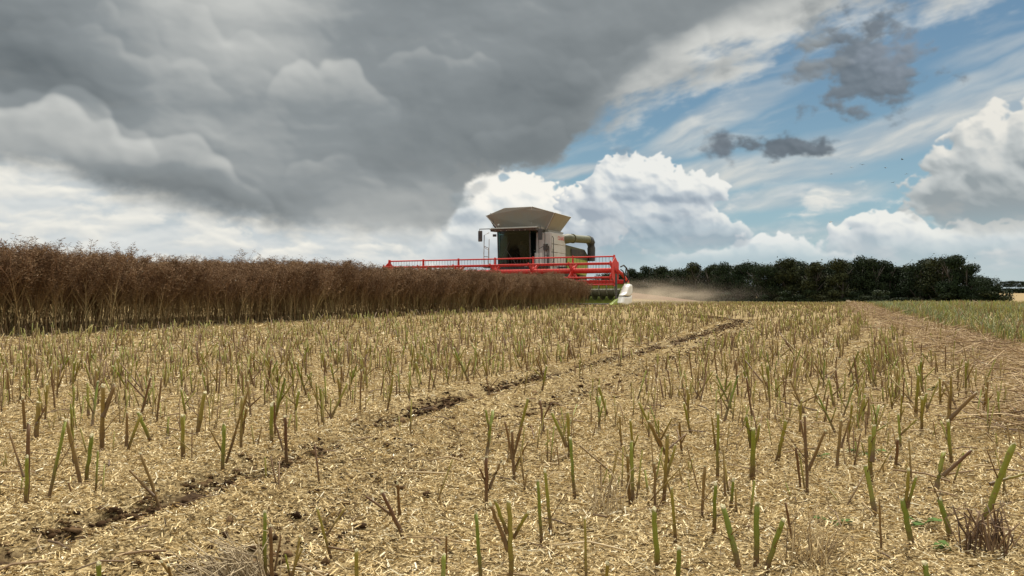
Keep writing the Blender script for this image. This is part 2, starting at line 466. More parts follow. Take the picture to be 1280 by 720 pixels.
RUT_A = [ground_pt(*p) for p in ((-140, 748), (0, 700), (150, 652), (290, 606), (400, 572), (560, 505), (700, 468), (790, 447), (860, 426), (930, 402))]
RUT_B = [ground_pt(*p) for p in ((240, 745), (400, 650), (520, 580), (640, 525), (760, 478), (850, 446), (940, 405))]
SWATH = [ground_pt(*p) for p in ((1440, 545), (1360, 510), (1285, 478), (1220, 452), (1150, 424), (1112, 408), (1085, 394), (1072, 388))]
TH = math.radians(24.5)
MACHINE = np.array([-0.79, 39.6]); AX = np.array([math.cos(TH), -math.sin(TH)]); AY = np.array([math.sin(TH), math.cos(TH)])
EDGE = 5.2
def to_machine(x, y):
    dx, dy = x - MACHINE[0], y - MACHINE[1]
    return dx * AX[0] + dy * AX[1], dx * AY[0] + dy * AY[1]
def from_machine(a, b):
    return MACHINE[0] + a * AX[0] + b * AY[0], MACHINE[1] + a * AX[1] + b * AY[1]

def side_of_swath(x, y):
    """metres to the right of the swath's centre line"""
    sy = np.array([p[1] for p in SWATH]); sx = np.array([p[0] for p in SWATH])
    sl = (sx[-1] - sx[0]) / (sy[-1] - sy[0])
    return x - np.where(y > sy.max(), sx[-1] + (y - sy.max()) * 0.40, np.where(y < sy.min(), sx[0] + (y - sy.min()) * sl, np.interp(y, sy, sx)))

def zones(x, y):
    da, db = line_d(x, y, RUT_A), line_d(x, y, RUT_B)
    n = fbm(x * 1.1, y * 1.1, 601, 4, 0.55); n2 = fbm(x * 6, y * 6, 611, 4, 0.6)
    k = 1 + 0.012 * y
    soil = np.clip(1.0 * np.exp(-(da / (0.075 * k)) ** 2) * sstep(n2 * .9 + n, -0.30, 0.12) + 0.35 * np.exp(-(db / (0.10 * k)) ** 2) * sstep(n2 + n, -0.10, 0.25), 0, 1)
    soil = np.maximum(soil, 0.5 * sstep(n2, 0.34, 0.5) * (y < 30))
    sw = side_of_swath(x, y)
    brown = np.exp(-(sw / 0.55) ** 2) * (1 - sstep(y, 25, 60))
    sec = np.exp(-((sw - 6.2 - 0.06 * y) / 1.1) ** 2) * 0.8
    green = sstep(sw, 0.6, 2.0) * sstep(n + 0.25 * fbm(x * 0.2, y * 0.1, 621, 3), -0.25, 0.35) * (1 - sec) * (1 - sstep(y, 40, 85))
    return soil, green, np.maximum(brown, sec)

def g_full(x, y):
    z = g_base(x, y)
    near = 1 - sstep(y, 18, 40)
    da, db = line_d(x, y, RUT_A), line_d(x, y, RUT_B)
    n = fbm(x * 3.1, y * 3.1, 641, 4, 0.55); c = fbm(x * 11, y * 11, 651, 3, 0.55)
    rut = -0.020 * np.exp(-(da / 0.09) ** 2) + 0.028 * np.exp(-((da - 0.2) / 0.10) ** 2) - 0.018 * np.exp(-(db / 0.14) ** 2) + 0.012 * np.exp(-((db - 0.25) / 0.1) ** 2)
    rough = 0.012 + 0.045 * np.exp(-(da / 0.2) ** 2) + 0.022 * np.exp(-(db / 0.22) ** 2)
    z = z + near * (rut + rough * c + 0.018 * n)
    return z + 0.10 * np.exp(-(side_of_swath(x, y) / 0.7) ** 2) * (1 - sstep(y, 30, 80)) * sstep(y, 2, 6)

# ------------------------------------------------------------------ ground sheet
def ground_material():
    m, t, b = new_mat("stubble_soil")
    P = obj_coord(t)
    soil, green, brown = attr(t, 'soil'), attr(t, 'green'), attr(t, 'brown')
    dist = attr(t, 'dist')
    fine = noise(t, P, 70, 4, 0.65); mid = noise(t, P, 9, 4, 0.6)
    wide = noise(t, P, 0.22, 4, 0.55)
    straw = ramp(t, fine, [(0.30, (.040, .026, .011)), (0.44, (.15, .105, .046)), (0.55, (.34, .255, .125)), (0.72, (.56, .45, .25))])
    far = ramp(t, mid, [(0.3, (.24, .17, .065)), (0.7, (.38, .275, .118))])
    c = mix(t, dist.step(14, 45) * 0.8, straw, far)
    c = mix(t, wide.step(0.42, 0.68) * 0.30, c, (.25, .17, .065))
    c = mix(t, green * (0.15 + 0.4 * mid), c, (.13, .15, .035))
    c = mix(t, brown * 0.14, c, mix(t, mid, (.20, .115, .060), (.36, .23, .14)))
    dirt = ramp(t, fine, [(0.3, (.020, .012, .006)), (0.7, (.080, .048, .024))])
    c = mix(t, (soil * 1.3 + (fine - 0.5) * 0.8 * soil.step(0.02, 0.2)).min(1).max(0), c, dirt)
    hill = attr(t, 'hill')
    c = mix(t, hill.step(0.02, 0.3), c, mix(t, noise(t, P, 1.2, 4, 0.6), (.115, .060, .040), (.20, .115, .075)))
    yy = attr(t, 'beyond')
    c = mix(t, yy, c, mix(t, noise(t, P, 0.02, 3), (.25, .18, .085), (.31, .23, .115)))
    t.links.new(c.k, b.inputs['Base Color'])
    b.inputs['Roughness'].default_value = 0.9
    b.inputs['Specular IOR Level'].default_value = 0.08
    bump(t, b, fine + mid * 1.5, 0.6, 0.012)
    return m

def graded(lo, mid0, mid1, hi, step, g):
    a = list(np.arange(mid0, mid1 + step / 2, step))
    s, p = step, a[-1]
    while p < hi:
        s *= g; p += s; a.append(p)
    s, p, q = step, a[0], []
    while p > lo:
        s *= g; p -= s; q.append(p)
    return np.array(q[::-1] + a)

def build_ground():
    gx = graded(-6000, -3.4, 4.6, 6000, 0.028, 1.045)
    gy = graded(-400, 1.7, 8.0, 7000, 0.028, 1.022)
    X, Y = np.meshgrid(gx, gy)
    x, y = X.ravel(), Y.ravel()
    z = g_full(x, y)
    soil, green, brown = zones(x, y)
    W_, H_ = len(gx), len(gy)
    i = np.arange(W_ * H_).reshape(H_, W_)
    f = np.stack([i[:-1, :-1], i[:-1, 1:], i[1:, 1:], i[1:, :-1]], -1).reshape(-1, 4)
    hill = sstep(y, 100, 108) * (1 - sstep(y, 125, 150)) * sstep(x, 30, 20) * sstep(x, -60, -20)
    me = mesh_np("field_ground", np.stack([x, y, z], 1), f, ground_material(),
                 dict(soil=soil, green=green, brown=brown, dist=np.hypot(x, y), hill=hill, beyond=sstep(y, 180, 320)), smooth=True)
    tag(put("field_ground", me), kind='structure')
build_ground()

# ------------------------------------------------------------------ batches of thin tubes and blades (numpy)
def frames(d):
    d = d / np.linalg.norm(d, axis=1, keepdims=True)
    ref = np.where(np.abs(d[:, 2:3]) > 0.9, np.array([[1., 0, 0]]), np.array([[0, 0, 1.]]))
    a = np.cross(d, ref); a /= np.linalg.norm(a, axis=1, keepdims=True)
    return a, np.cross(d, a)

def tubes(P0, P1, r0, r1, n=3, bend=None, cap=True):
    """Straight (or once bent) tapering tubes; returns verts, faces lists and per-vertex position along the tube."""
    N = len(P0)
    d = P1 - P0
    a, b = frames(d)
    rings = [(P0, r0, 0.0)]
    if bend is not None: rings.append(((P0 + P1) / 2 + bend, (r0 + r1) / 2, 0.5))
    rings.append((P1, r1, 1.0))
    ang = np.arange(n) * 2 * np.pi / n
    vs, ts = [], []
    for (p, r, t) in rings:
        ring = p[:, None, :] + r[:, None, None] * (np.cos(ang)[None, :, None] * a[:, None, :] + np.sin(ang)[None, :, None] * b[:, None, :])
        vs.append(ring); ts.append(np.full((N, n), t))
    R = len(rings)
    v = np.concatenate(vs, 1).reshape(-1, 3); tt = np.concatenate(ts, 1).reshape(-1)
    base = (np.arange(N) * R * n)[:, None]
    quads = []
    for k in range(R - 1):
        for j in range(n):
            j2 = (j + 1) % n
            quads.append(np.concatenate([base + k * n + j, base + k * n + j2, base + (k + 1) * n + j2, base + (k + 1) * n + j], 1))
    F4 = np.concatenate(quads, 0)
    Fc = base + (R - 1) * n + np.arange(n)[None, :] if cap else np.zeros((0, n), int)
    return v, F4, Fc, tt

def scatter(n, y0, y1, side, dens=None, seed=1, left=None):
    """Points on the ground seen ahead, spread evenly in area between distances y0 and y1."""
    r = np.random.default_rng(seed)
    y = np.sqrt(r.uniform(y0 * y0, y1 * y1, n))
    x = r.uniform(-1, 1, n) * (0.66 * y + side)
    return x, y

def uncut(x, y, pad=0.0):
    a, b = to_machine(x, y)
    return (a < EDGE + pad) & (b < 0.6) | (a < -6.2) & (b < 70)


# ------------------------------------------------------------------ wood beyond the field
def tree_materials():
    m, t, b = new_mat("leaf_mass")
    r = island(t); oi = V(t, t.nodes.new('ShaderNodeObjectInfo').outputs['Random'])
    c = ramp(t, r, [(0, (.009, .017, .008)), (.5, (.016, .029, .011)), (1, (.025, .042, .015))])
    c2 = mix(t, oi.step(.35, 1.0) * .85, c, mix(t, r, (.018, .024, .009), (.055, .060, .021)))
    t.links.new(c2.k, b.inputs['Base Color']); b.inputs['Roughness'].default_value = .8
    b.inputs['Specular IOR Level'].default_value = .15
    m2, t, b = new_mat("bark")
    c = mix(t, noise(t, obj_coord(t), 3, 4), (.035, .028, .022), (.09, .075, .06))
    t.links.new(c.k, b.inputs['Base Color']); b.inputs['Roughness'].default_value = .9
    return m, m2
LEAFM, BARK = tree_materials()

def crown_mesh(seed, lobes, n, leaf, trunk_h, spread, top):
    """Leaf sprays spread through several uneven lobes; unit height 1."""
    r = np.random.default_rng(seed)
    L = []
    for k in range(lobes):
        th = r.uniform(0, 6.28); f = r.random()
        z = trunk_h + (top - trunk_h) * r.uniform(.08, .92)
        env = spread * math.sin(math.pi * min(max((z - trunk_h) / (top - trunk_h) * .82 + .14, 0), 1)) ** .6
        q = env * math.sqrt(r.uniform(.05, 1)) * .72
        L.append((math.cos(th) * q, math.sin(th) * q, z, r.uniform(.10, .19) * (spread / .34), r.uniform(.075, .13)))
    L.append((0, 0, top - .10, .12, .10))
    k = r.integers(0, len(L), n)
    A = np.array(L)[k]
    d = r.normal(0, 1, (n, 3)); d /= np.linalg.norm(d, axis=1, keepdims=True)
    rad = r.random(n) ** .33 * (1 + .25 * r.normal(0, 1, n) * (r.random(n) < .25))
    C = A[:, :3] + d * rad[:, None] * np.stack([A[:, 3], A[:, 3], A[:, 4]], 1)
    s = leaf * r.uniform(.5, 1.3, n)
    nrm = d + r.normal(0, .7, (n, 3)) + np.array([0, 0, .3]); nrm /= np.linalg.norm(nrm, axis=1, keepdims=True)
    a, b = frames(nrm)
    an = r.uniform(0, 6.28, n)[:, None]
    e1 = (np.cos(an) * a + np.sin(an) * b) * s[:, None]; e2 = (-np.sin(an) * a + np.cos(an) * b) * (s * r.uniform(.45, .9, n))[:, None]
    nz = nrm * (s * .3)[:, None]
    v = np.stack([C - e1, C - e2 * .8 + nz, C + e1 * 1.1, C + e2 + nz], 1).reshape(-1, 3)
    return mesh_np("crown", v, (np.arange(n) * 4)[:, None] + np.arange(4)[None], LEAFM)

def trunk_mesh(seed, trunk_h, spread, top):
    r = np.random.default_rng(seed + 50)
    P0, P1, R0, R1 = [], [], [], []
    pts = [np.array([0, 0, -.02])]
    for k in range(5): pts.append(pts[-1] + np.array([r.normal(0, .012), r.normal(0, .012), top * .17]))
    for k in range(5): P0.append(pts[k]); P1.append(pts[k + 1]); R0.append(.020 * (1 - .16 * k)); R1.append(.020 * (1 - .16 * (k + 1)))
    for k in range(9):
        j = int(r.integers(1, 5)); th = r.uniform(0, 6.28)
        e = pts[j] + np.array([math.cos(th) * spread * r.uniform(.4, .8), math.sin(th) * spread * r.uniform(.4, .8), top * r.uniform(.10, .3)])
        P0.append(pts[j]); P1.append(e); R0.append(.009); R1.append(.003)
    v, q, c, t = tubes(np.array(P0), np.array(P1), np.array(R0), np.array(R1), 7)
    return mesh_np("trunk", v, [q, c], BARK, smooth=True)

def build_wood():
    r = np.random.default_rng(66)
    kinds = []
    for i, (lo, n, leaf, th, sp, tp) in enumerate(((16, 6400, .016, .22, .36, 1.0), (20, 7000, .016, .12, .40, 1.0), (13, 5800, .016, .28, .30, 1.0), (18, 6600, .015, .16, .34, 1.0),
                                                 (22, 7600, .016, .10, .46, .98), (12, 5200, .017, .2, .27, 1.02))):
        kinds.append((crown_mesh(600 + i, lo, n, leaf, th, sp, tp), trunk_mesh(600 + i, th, sp, tp)))
    shrub = (crown_mesh(650, 14, 3400, .030, .02, .55, 1.0), trunk_mesh(650, .02, .5, .8))
    def tree(px, py_top, Y, kind, label, group, wide=1.0, name="broadleaf_tree", cat="tree"):
        X = (px - 640) / 1060 * Y
        z0 = float(g_base(X, Y))
        h = (HZ - py_top) / 1060 * Y - z0
        root = tag(put(name, None, loc=(X, Y, z0), rot=(0, 0, r.uniform(0, 6.28))), label, cat, group)
        root.scale = (h * wide, h * wide, h * 1.07)
        put("crown", kind[0], root); put("trunk", kind[1], root)
    prof = [(745, 344), (785, 340), (800, 338), (832, 334), (868, 335), (888, 333), (905, 332), (935, 331), (960, 334), (985, 329), (1003, 330), (1030, 333), (1055, 331), (1076, 325), (1100, 331),
            (1130, 335), (1152, 330), (1176, 325), (1200, 329), (1216, 335), (1236, 347), (1250, 362)]
    top = lambda px: np.interp(px, [p[0] for p in prof], [p[1] for p in prof])
    dep = lambda px: np.interp(px, [740, 800, 900, 960, 1255], [330, 310, 270, 240, 196])
    special = {1076: "tree with the highest pointed crown in the middle of the wood", 1176: "broad domed tree, the bulkiest crown near the right end of the wood",
               985: "upright tree with a small raised crown left of the middle of the wood", 905: "pale green tree where the hazy left stretch of the wood steps up"}
    L = ("slim green tree in the hazy left stretch of the wood behind the dust", "trees in the hazy left stretch")
    Mi = ("dark leafy tree in the front rank of the wood's middle", "front trees in the middle of the wood")
    R = ("dark broad tree in the front rank of the wood's right end", "front trees at the right end of the wood")
    px = 756.0
    taken = set()
    while px < 1238:
        near = [k for k in special if abs(k - px) < 9 and k not in taken]
        if near:
            k = near[0]; taken.add(k)
            tree(k, top(k) - 1, dep(k), kinds[(k // 7) % 6] if k != 1176 else kinds[4], special[k], None, 1.0)
        else:
            lb, gr = L if px < 900 else Mi if px < 1110 else R
            tree(px + r.normal(0, 2), top(px) + abs(r.normal(0, 3.2)) - 1, dep(px) + r.normal(0, 5), kinds[int(r.integers(6))], lb, gr, r.uniform(.85, 1.15))
        px += r.uniform(15, 24)
    for row, dy in ((1, 12), (2, 26)):
        px = 742.0
        while px < 1225 - 14 * row:
            tree(px, top(px) + 2 + abs(r.normal(0, 4)), dep(px) + dy + r.normal(0, 4), kinds[int(r.integers(6))],
                 "dark tree deeper in the wood behind its front rank", "trees deeper in the wood", r.uniform(.9, 1.2))
            px += r.uniform(17, 25)
    # undergrowth along the front and the rounded right end
    px = 760.0
    while px < 1246:
        Y = dep(px) - 7 + r.normal(0, 2)
        tree(px, HZ - (float(g_base((px - 640) / 1060 * Y, Y)) + r.uniform(5.0, 7.5)) / Y * 1060, Y, shrub, "dark shrub filling the foot of the wood's edge", "shrubs along the foot of the wood", r.uniform(.9, 1.3), "shrub", "shrub")
        px += r.uniform(11, 17)
    tree(1234, 349, 192, kinds[4], "low rounded tree sloping down at the wood's right end", None, .9)
    tree(1246, 360, 190, shrub, "rounded green shrub, last but one at the right tip of the wood", None, 1.0, "shrub", "shrub")
    tree(1254, 372, 188, shrub, "smallest shrub at the very right tip of the wood", None, .9, "shrub", "shrub")
    # far right: a wooded rise beyond pale fields
    for (px, pt, Y, w) in ((1247, 355, 640, 1.3), (1254, 352.5, 650, 1.2), (1262, 351.5, 645, 1.3), (1269, 352, 655, 1.2), (1277, 352, 640, 1.3), (1285, 351, 650, 1.3), (1294, 352, 650, 1.3), (1304, 352, 650, 1.3)):
        tree(px, pt, Y, kinds[4], "far-off bluish tree in the clump on the rise at the right edge", "far trees at the right edge", w)
    # hedge line under it
    rr = np.random.default_rng(5)
    n = 9000
    x0 = 596 * .553; x = x0 + rr.uniform(0, 130, n); y = 590 + rr.normal(0, .8, n)
    z = g_base(x, y) + rr.random(n) ** .7 * 2.4 * (1 + .2 * np.sin(x * .4))
    C = np.stack([x, y, z], 1); d = rr.normal(0, 1, (n, 3)); a, b = frames(d); s = rr.uniform(.3, .6, n)[:, None]
    v = np.stack([C - a * s, C - b * s * .7, C + a * s, C + b * s * .7], 1).reshape(-1, 3)
    tag(put("hedge", mesh_np("hedge", v, (np.arange(n) * 4)[:, None] + np.arange(4)[None], LEAFM)), "thin dark hedge line across the far pale field at the right edge", "hedge")
build_wood()

# ------------------------------------------------------------------ standing ripe rape
def mat_crop():
    m, t, b = new_mat("rape_stem_dry")
    h, s = attr(t, 'along'), attr(t, 'tone')
    r = V(t, t.nodes.new('ShaderNodeObjectInfo').outputs['Random'])
    lowc = ramp(t, (s * 0.6 + r * 0.4), [(0, (.12, .066, .030)), (.45, (.26, .17, .075)), (.8, (.40, .31, .155)), (1, (.32, .32, .11))])
    c = mix(t, h.step(.35, .85), lowc, (.20, .105, .052))
    t.links.new(c.k, b.inputs['Base Color']); b.inputs['Roughness'].default_value = .75
    b.inputs['Specular IOR Level'].default_value = .25
    m2, t, b = new_mat("rape_pod_dry")
    s = attr(t, 'tone')
    r = V(t, t.nodes.new('ShaderNodeObjectInfo').outputs['Random'])
    c = ramp(t, s * .7 + r * .3, [(0, (.070, .036, .017)), (.5, (.165, .094, .046)), (.85, (.32, .21, .115)), (1, (.40, .29, .17))])
    t.links.new(c.k, b.inputs['Base Color']); b.inputs['Roughness'].default_value = .8
    b.inputs['Specular IOR Level'].default_value = .2
    return m, m2
CROP_STEM, CROP_POD = mat_crop()

def crop_variant(i, height=1.3, wispy=False):
    r = np.random.default_rng(500 + i)
    S0, S1, R0, R1, TN = [], [], [], [], []
    def seg(a, b, r0, r1, tn): S0.append(a); S1.append(b); R0.append(r0); R1.append(r1); TN.append(tn)
    P0, P1 = [], []
    lean = np.array([r.normal(0, .10), r.normal(0, .10), 1.0])
    tone = r.random()
    pts = [np.zeros(3)]
    for k in range(1, 8):
        lean = lean + np.array([r.normal(0, .06), r.normal(0, .06), 0])
        pts.append(pts[-1] + lean / np.linalg.norm(lean) * height / 7)
    for k in range(7): seg(pts[k], pts[k + 1], .0062 * (1 - .085 * k), .0062 * (1 - .085 * (k + 1)), tone)
    def pods(a, b, n):
        for q in range(n):
            f = r.uniform(.12, 1.0)
            c = a + (b - a) * f
            if c[2] < height * r.uniform(.40, .56): continue
            th = r.uniform(0, 6.28); L = r.uniform(.045, .078)
            d = np.array([math.cos(th), math.sin(th), r.uniform(-.25, .75)]); d /= np.linalg.norm(d)
            P0.append(c + d * .012); P1.append(c + d * (.012 + L))
    nb = 13 if not wispy else 7
    for k in range(nb):
        f = r.uniform(.10, .95) if k % 2 else r.uniform(.35, .95); j = min(int(f * 7), 6)
        a = pts[j] + (pts[j + 1] - pts[j]) * (f * 7 - j)
        th = k * 2.4 + r.normal(0, .4)
        sp = r.uniform(.35, .85); L = height * (1.04 - f) * r.uniform(.55, .95) + .08
        d = np.array([math.cos(th) * sp, math.sin(th) * sp, 1.0]); d /= np.linalg.norm(d)
        mid = a + d * L * .5 + np.array([0, 0, -.01]); e = mid + (d + np.array([r.normal(0, .25), r.normal(0, .25), r.uniform(-.1, .25)])) * L * .5
        seg(a, mid, .0035, .0027, tone * .8); seg(mid, e, .0027, .0013, tone * .5)
        pods(mid, e, 15); pods(a + (mid - a) * .35, mid, 7)
        for q in range(2):
            g = r.uniform(.3, .8); s0 = a + (mid - a) * g if q else mid + (e - mid) * g * .6
            d2 = d + np.array([r.normal(0, .5), r.normal(0, .5), 0.1]); d2 /= np.linalg.norm(d2)
            s1 = s0 + d2 * L * .38
            seg(s0, s1, .0018, .0010, .3); pods(s0, s1, 8)
    pods(pts[5], pts[7], 14)
    v1, q1, c1, t1 = tubes(np.array(S0), np.array(S1), np.array(R0), np.array(R1), 3, cap=False)
    z = np.clip(v1[:, 2] / height, 0, 1)
    P0, P1 = np.array(P0), np.array(P1); n = len(P0)
    # a pod: flattened spindle, a three-sided double cone
    d = P1 - P0; a, b = frames(d)
    mid = (P0 + P1) / 2 + r.normal(0, .004, (n, 3)); w = r.uniform(.0032, .0054, n)[:, None]
    v2 = np.stack([P0, mid + a * w, mid - a * w * .5 + b * w * .8, mid - a * w * .5 - b * w * .8, P1], 1).reshape(-1, 3)
    o = len(v1) + (np.arange(n) * 5)[:, None]
    tr = np.concatenate([o + np.array([[0, 2, 1]]), o + np.array([[0, 3, 2]]), o + np.array([[0, 1, 3]]), o + np.array([[4, 1, 2]]), o + np.array([[4, 2, 3]]), o + np.array([[4, 3, 1]])])
    me = mesh_np("rape_plant", np.concatenate([v1, v2]), [q1, tr], [CROP_STEM, CROP_POD],
                 dict(along=np.concatenate([z, np.zeros(len(v2))]), tone=np.concatenate([np.repeat(np.array(TN), 6), np.repeat(r.random(n), 5)])),
                 mat_idx=np.concatenate([np.zeros(len(q1), int), np.ones(len(tr), int)]))
    return me

def crop_height(b):
    return 0.905 + 0.045 * np.sin(b * .9) + 0.03 * np.sin(b * 2.3 + 1) + 0.02 * sstep(b, -20, -30)

def build_crop():
    r = np.random.default_rng(55)
    meshes = [crop_variant(i, 1.30) for i in range(9)] + [crop_variant(20 + i, 1.42, True) for i in range(2)]
    # the cut edge: individual plants
    n = 300
    b = -31.5 + 31.2 * (np.arange(n) + r.random(n)) / n
    a = EDGE + r.normal(0, .10, n) - np.abs(r.normal(0, .10, n)) - .65 * sstep(b, -5, -.5)
    X, Y = from_machine(a, b)
    for i in range(n):
        o = put("rape_plant", meshes[int(r.integers(9))], loc=(X[i], Y[i], float(g_base(X[i], Y[i])) - .01), rot=(r.normal(0, .10), r.normal(0, .10), r.uniform(0, 6.28)))
        s = r.uniform(.86, 1.08) * float(crop_height(b[i])) * (1 - .18 * float(sstep(b[i], -5, -.5))); o.scale = (s, s, s)
        tag(o, "dry brown rape plant standing along the cut edge of the uncut crop", "crop plant", "rape plants along the cut edge")
    # everything behind it: one body of crop, plants set out by geometry nodes
    P = []
    for (a0, a1, b0, b1, dens) in ((EDGE - 1.6, EDGE - .12, -37, -.9, 34), (EDGE - 4.5, EDGE - 1.6, -40, .0, 30), (-6.3, EDGE - 4.5, -42, .3, 7), (-30, -6.3, -44, 30, 3.2)):
        k = int((a1 - a0) * (b1 - b0) * dens)
        P.append(np.stack([r.uniform(a0, a1, k), r.uniform(b0, b1, k)], 1))
    P = np.concatenate(P)
    X, Y = from_machine(P[:, 0], P[:, 1])
    me = bpy.data.meshes.new("standing_crop")
    me.vertices.add(len(X)); me.vertices.foreach_set('co', np.stack([X, Y, g_base(X, Y) - .01], 1).astype(np.float32).ravel())
    at = me.attributes.new('size', 'FLOAT', 'POINT')
    at.data.foreach_set('value', ((r.uniform(.84, 1.10, len(X)) + .10 * fbm(X * .6, Y * .6, 705, 3)) * crop_height(P[:, 1]) * (1 - .14 * sstep(P[:, 1], -5, -.5))).astype(np.float32))
    o = tag(put("standing_crop", me), "dense dark brown body of standing ripe rape behind its cut edge", "crop", kind='stuff')
    src = bpy.data.collections.new("crop_source")
    for m in meshes: src.objects.link(bpy.data.objects.new("rape_plant_source", m))
    g = bpy.data.node_groups.new("set_out_crop", 'GeometryNodeTree')
    g.interface.new_socket("Geometry", in_out='INPUT', socket_type='NodeSocketGeometry')
    g.interface.new_socket("Geometry", in_out='OUTPUT', socket_type='NodeSocketGeometry')
    N = g.nodes.new
    gi, go, ip, ci = N('NodeGroupInput'), N('NodeGroupOutput'), N('GeometryNodeInstanceOnPoints'), N('GeometryNodeCollectionInfo')
    ci.inputs['Collection'].default_value = src
    ci.inputs['Separate Children'].default_value = True; ci.inputs['Reset Children'].default_value = True
    rv = N('FunctionNodeRandomValue'); rv.data_type = 'FLOAT_VECTOR'
    rv.inputs[0].default_value = (-.17, -.17, 0); rv.inputs[1].default_value = (.17, .17, 6.283)
    na = N('GeometryNodeInputNamedAttribute'); na.data_type = 'FLOAT'; na.inputs['Name'].default_value = 'size'
    ri = N('FunctionNodeRandomValue'); ri.data_type = 'INT'; ri.inputs[4].default_value = 0; ri.inputs[5].default_value = len(meshes) - 1
    L = g.links.new
    L(gi.outputs[0], ip.inputs['Points']); L(ci.outputs[0], ip.inputs['Instance']); ip.inputs['Pick Instance'].default_value = True
    L(ri.outputs[2], ip.inputs['Instance Index']); L(rv.outputs[0], ip.inputs['Rotation']); L(na.outputs[0], ip.inputs['Scale'])
    L(ip.outputs[0], go.inputs[0])
    md = o.modifiers.new("plants", 'NODES'); md.node_group = g
    # a few tall wisps standing out of the top edge
    for (px, lb) in ((52, "tall wispy rape plant poking above the crop at far left"), (98, "tallest wispy plant above the crop near the left edge"), (283, "wispy plant rising above the crop left of centre"),
                     (158, "lone wisp above the crop between the two left tall ones and the middle")):
        t = (px - 640) / 1060
        for bb in np.linspace(-32, 0, 400):
            x, y = from_machine(EDGE - .5, bb)
            if x / y > t: break
        q = put("rape_plant", meshes[9 + int(px) % 2], loc=(x, y, float(g_base(x, y))), rot=(0, 0, px))
        q.scale = (1.04,) * 3
        tag(q, lb, "crop plant")
build_crop()

# ------------------------------------------------------------------ combine harvester
def paint(name, col, rough=.4, dust=.35, metal=0.0, dustc=(.30, .24, .16)):
    m, t, b = new_mat(name)
    P = obj_coord(t)
    n = noise(t, P, 2.3, 5, .6); f = noise(t, P, 22, 3, .6)
    c = mix(t, (n.step(.40, .72) * dust + f.step(.5, .75) * dust * .4).min(1), col, dustc)
    t.links.new(c.k, b.inputs['Base Color'])
    t.links.new((n * .35 + (rough - .1)).k, b.inputs['Roughness'])
    b.inputs['Metallic'].default_value = metal
    return m
M_RED = paint("red_paint", (.56, .020, .012), .5, .16, dustc=(.34, .13, .085))
M_LIME = paint("lime_paint", (.27, .36, .040), .4, .30)
M_OLIVE = paint("faded_green_paint", (.085, .090, .042), .55, .08)
M_PALE = paint("pale_panel", (.50, .495, .465), .45, .2)
M_WHITE = paint("white_cover", (.74, .73, .68), .4, .30, dustc=(.45, .40, .32))
M_TANK = paint("tank_sheet", (.26, .255, .225), .5, .25)
M_DARK = paint("dark_frame", (.030, .030, .032), .5, .25)
M_CAB = paint("cab_trim", (.016, .016, .018), .7, 0.0)
M_RUB = paint("rubber", (.018, .018, .018), .8, .25)
M_STEEL = paint("worn_steel", (.34, .33, .31), .35, .35, .7)
M_SPOUT = paint("spout_rubber", (.022, .026, .034), .5, .10)
def glass(name, tint, op):
    m, t, b = new_mat(name)
    out = t.nodes['Material Output']
    tr = t.nodes.new('ShaderNodeBsdfTransparent'); tr.inputs[0].default_value = (*tint, 1)
    gl = t.nodes.new('ShaderNodeBsdfGlossy'); gl.inputs['Roughness'].default_value = .04; gl.inputs[0].default_value = (.8, .85, .85, 1)
    lw = t.nodes.new('ShaderNodeLayerWeight'); lw.inputs[0].default_value = .5
    fr = V(t, lw.outputs['Facing']).pow(4.0) * .5 + .028
    ms = t.nodes.new('ShaderNodeMixShader')
    t.links.new(fr.k, ms.inputs[0]); t.links.new(tr.outputs[0], ms.inputs[1]); t.links.new(gl.outputs[0], ms.inputs[2])
    t.links.new(ms.outputs[0], out.inputs[0])
    return m
M_GLASS = glass("tinted_glass", (.15, .19, .18), 1)
M_GLASS2 = glass("green_glass", (.38, .60, .57), 1)

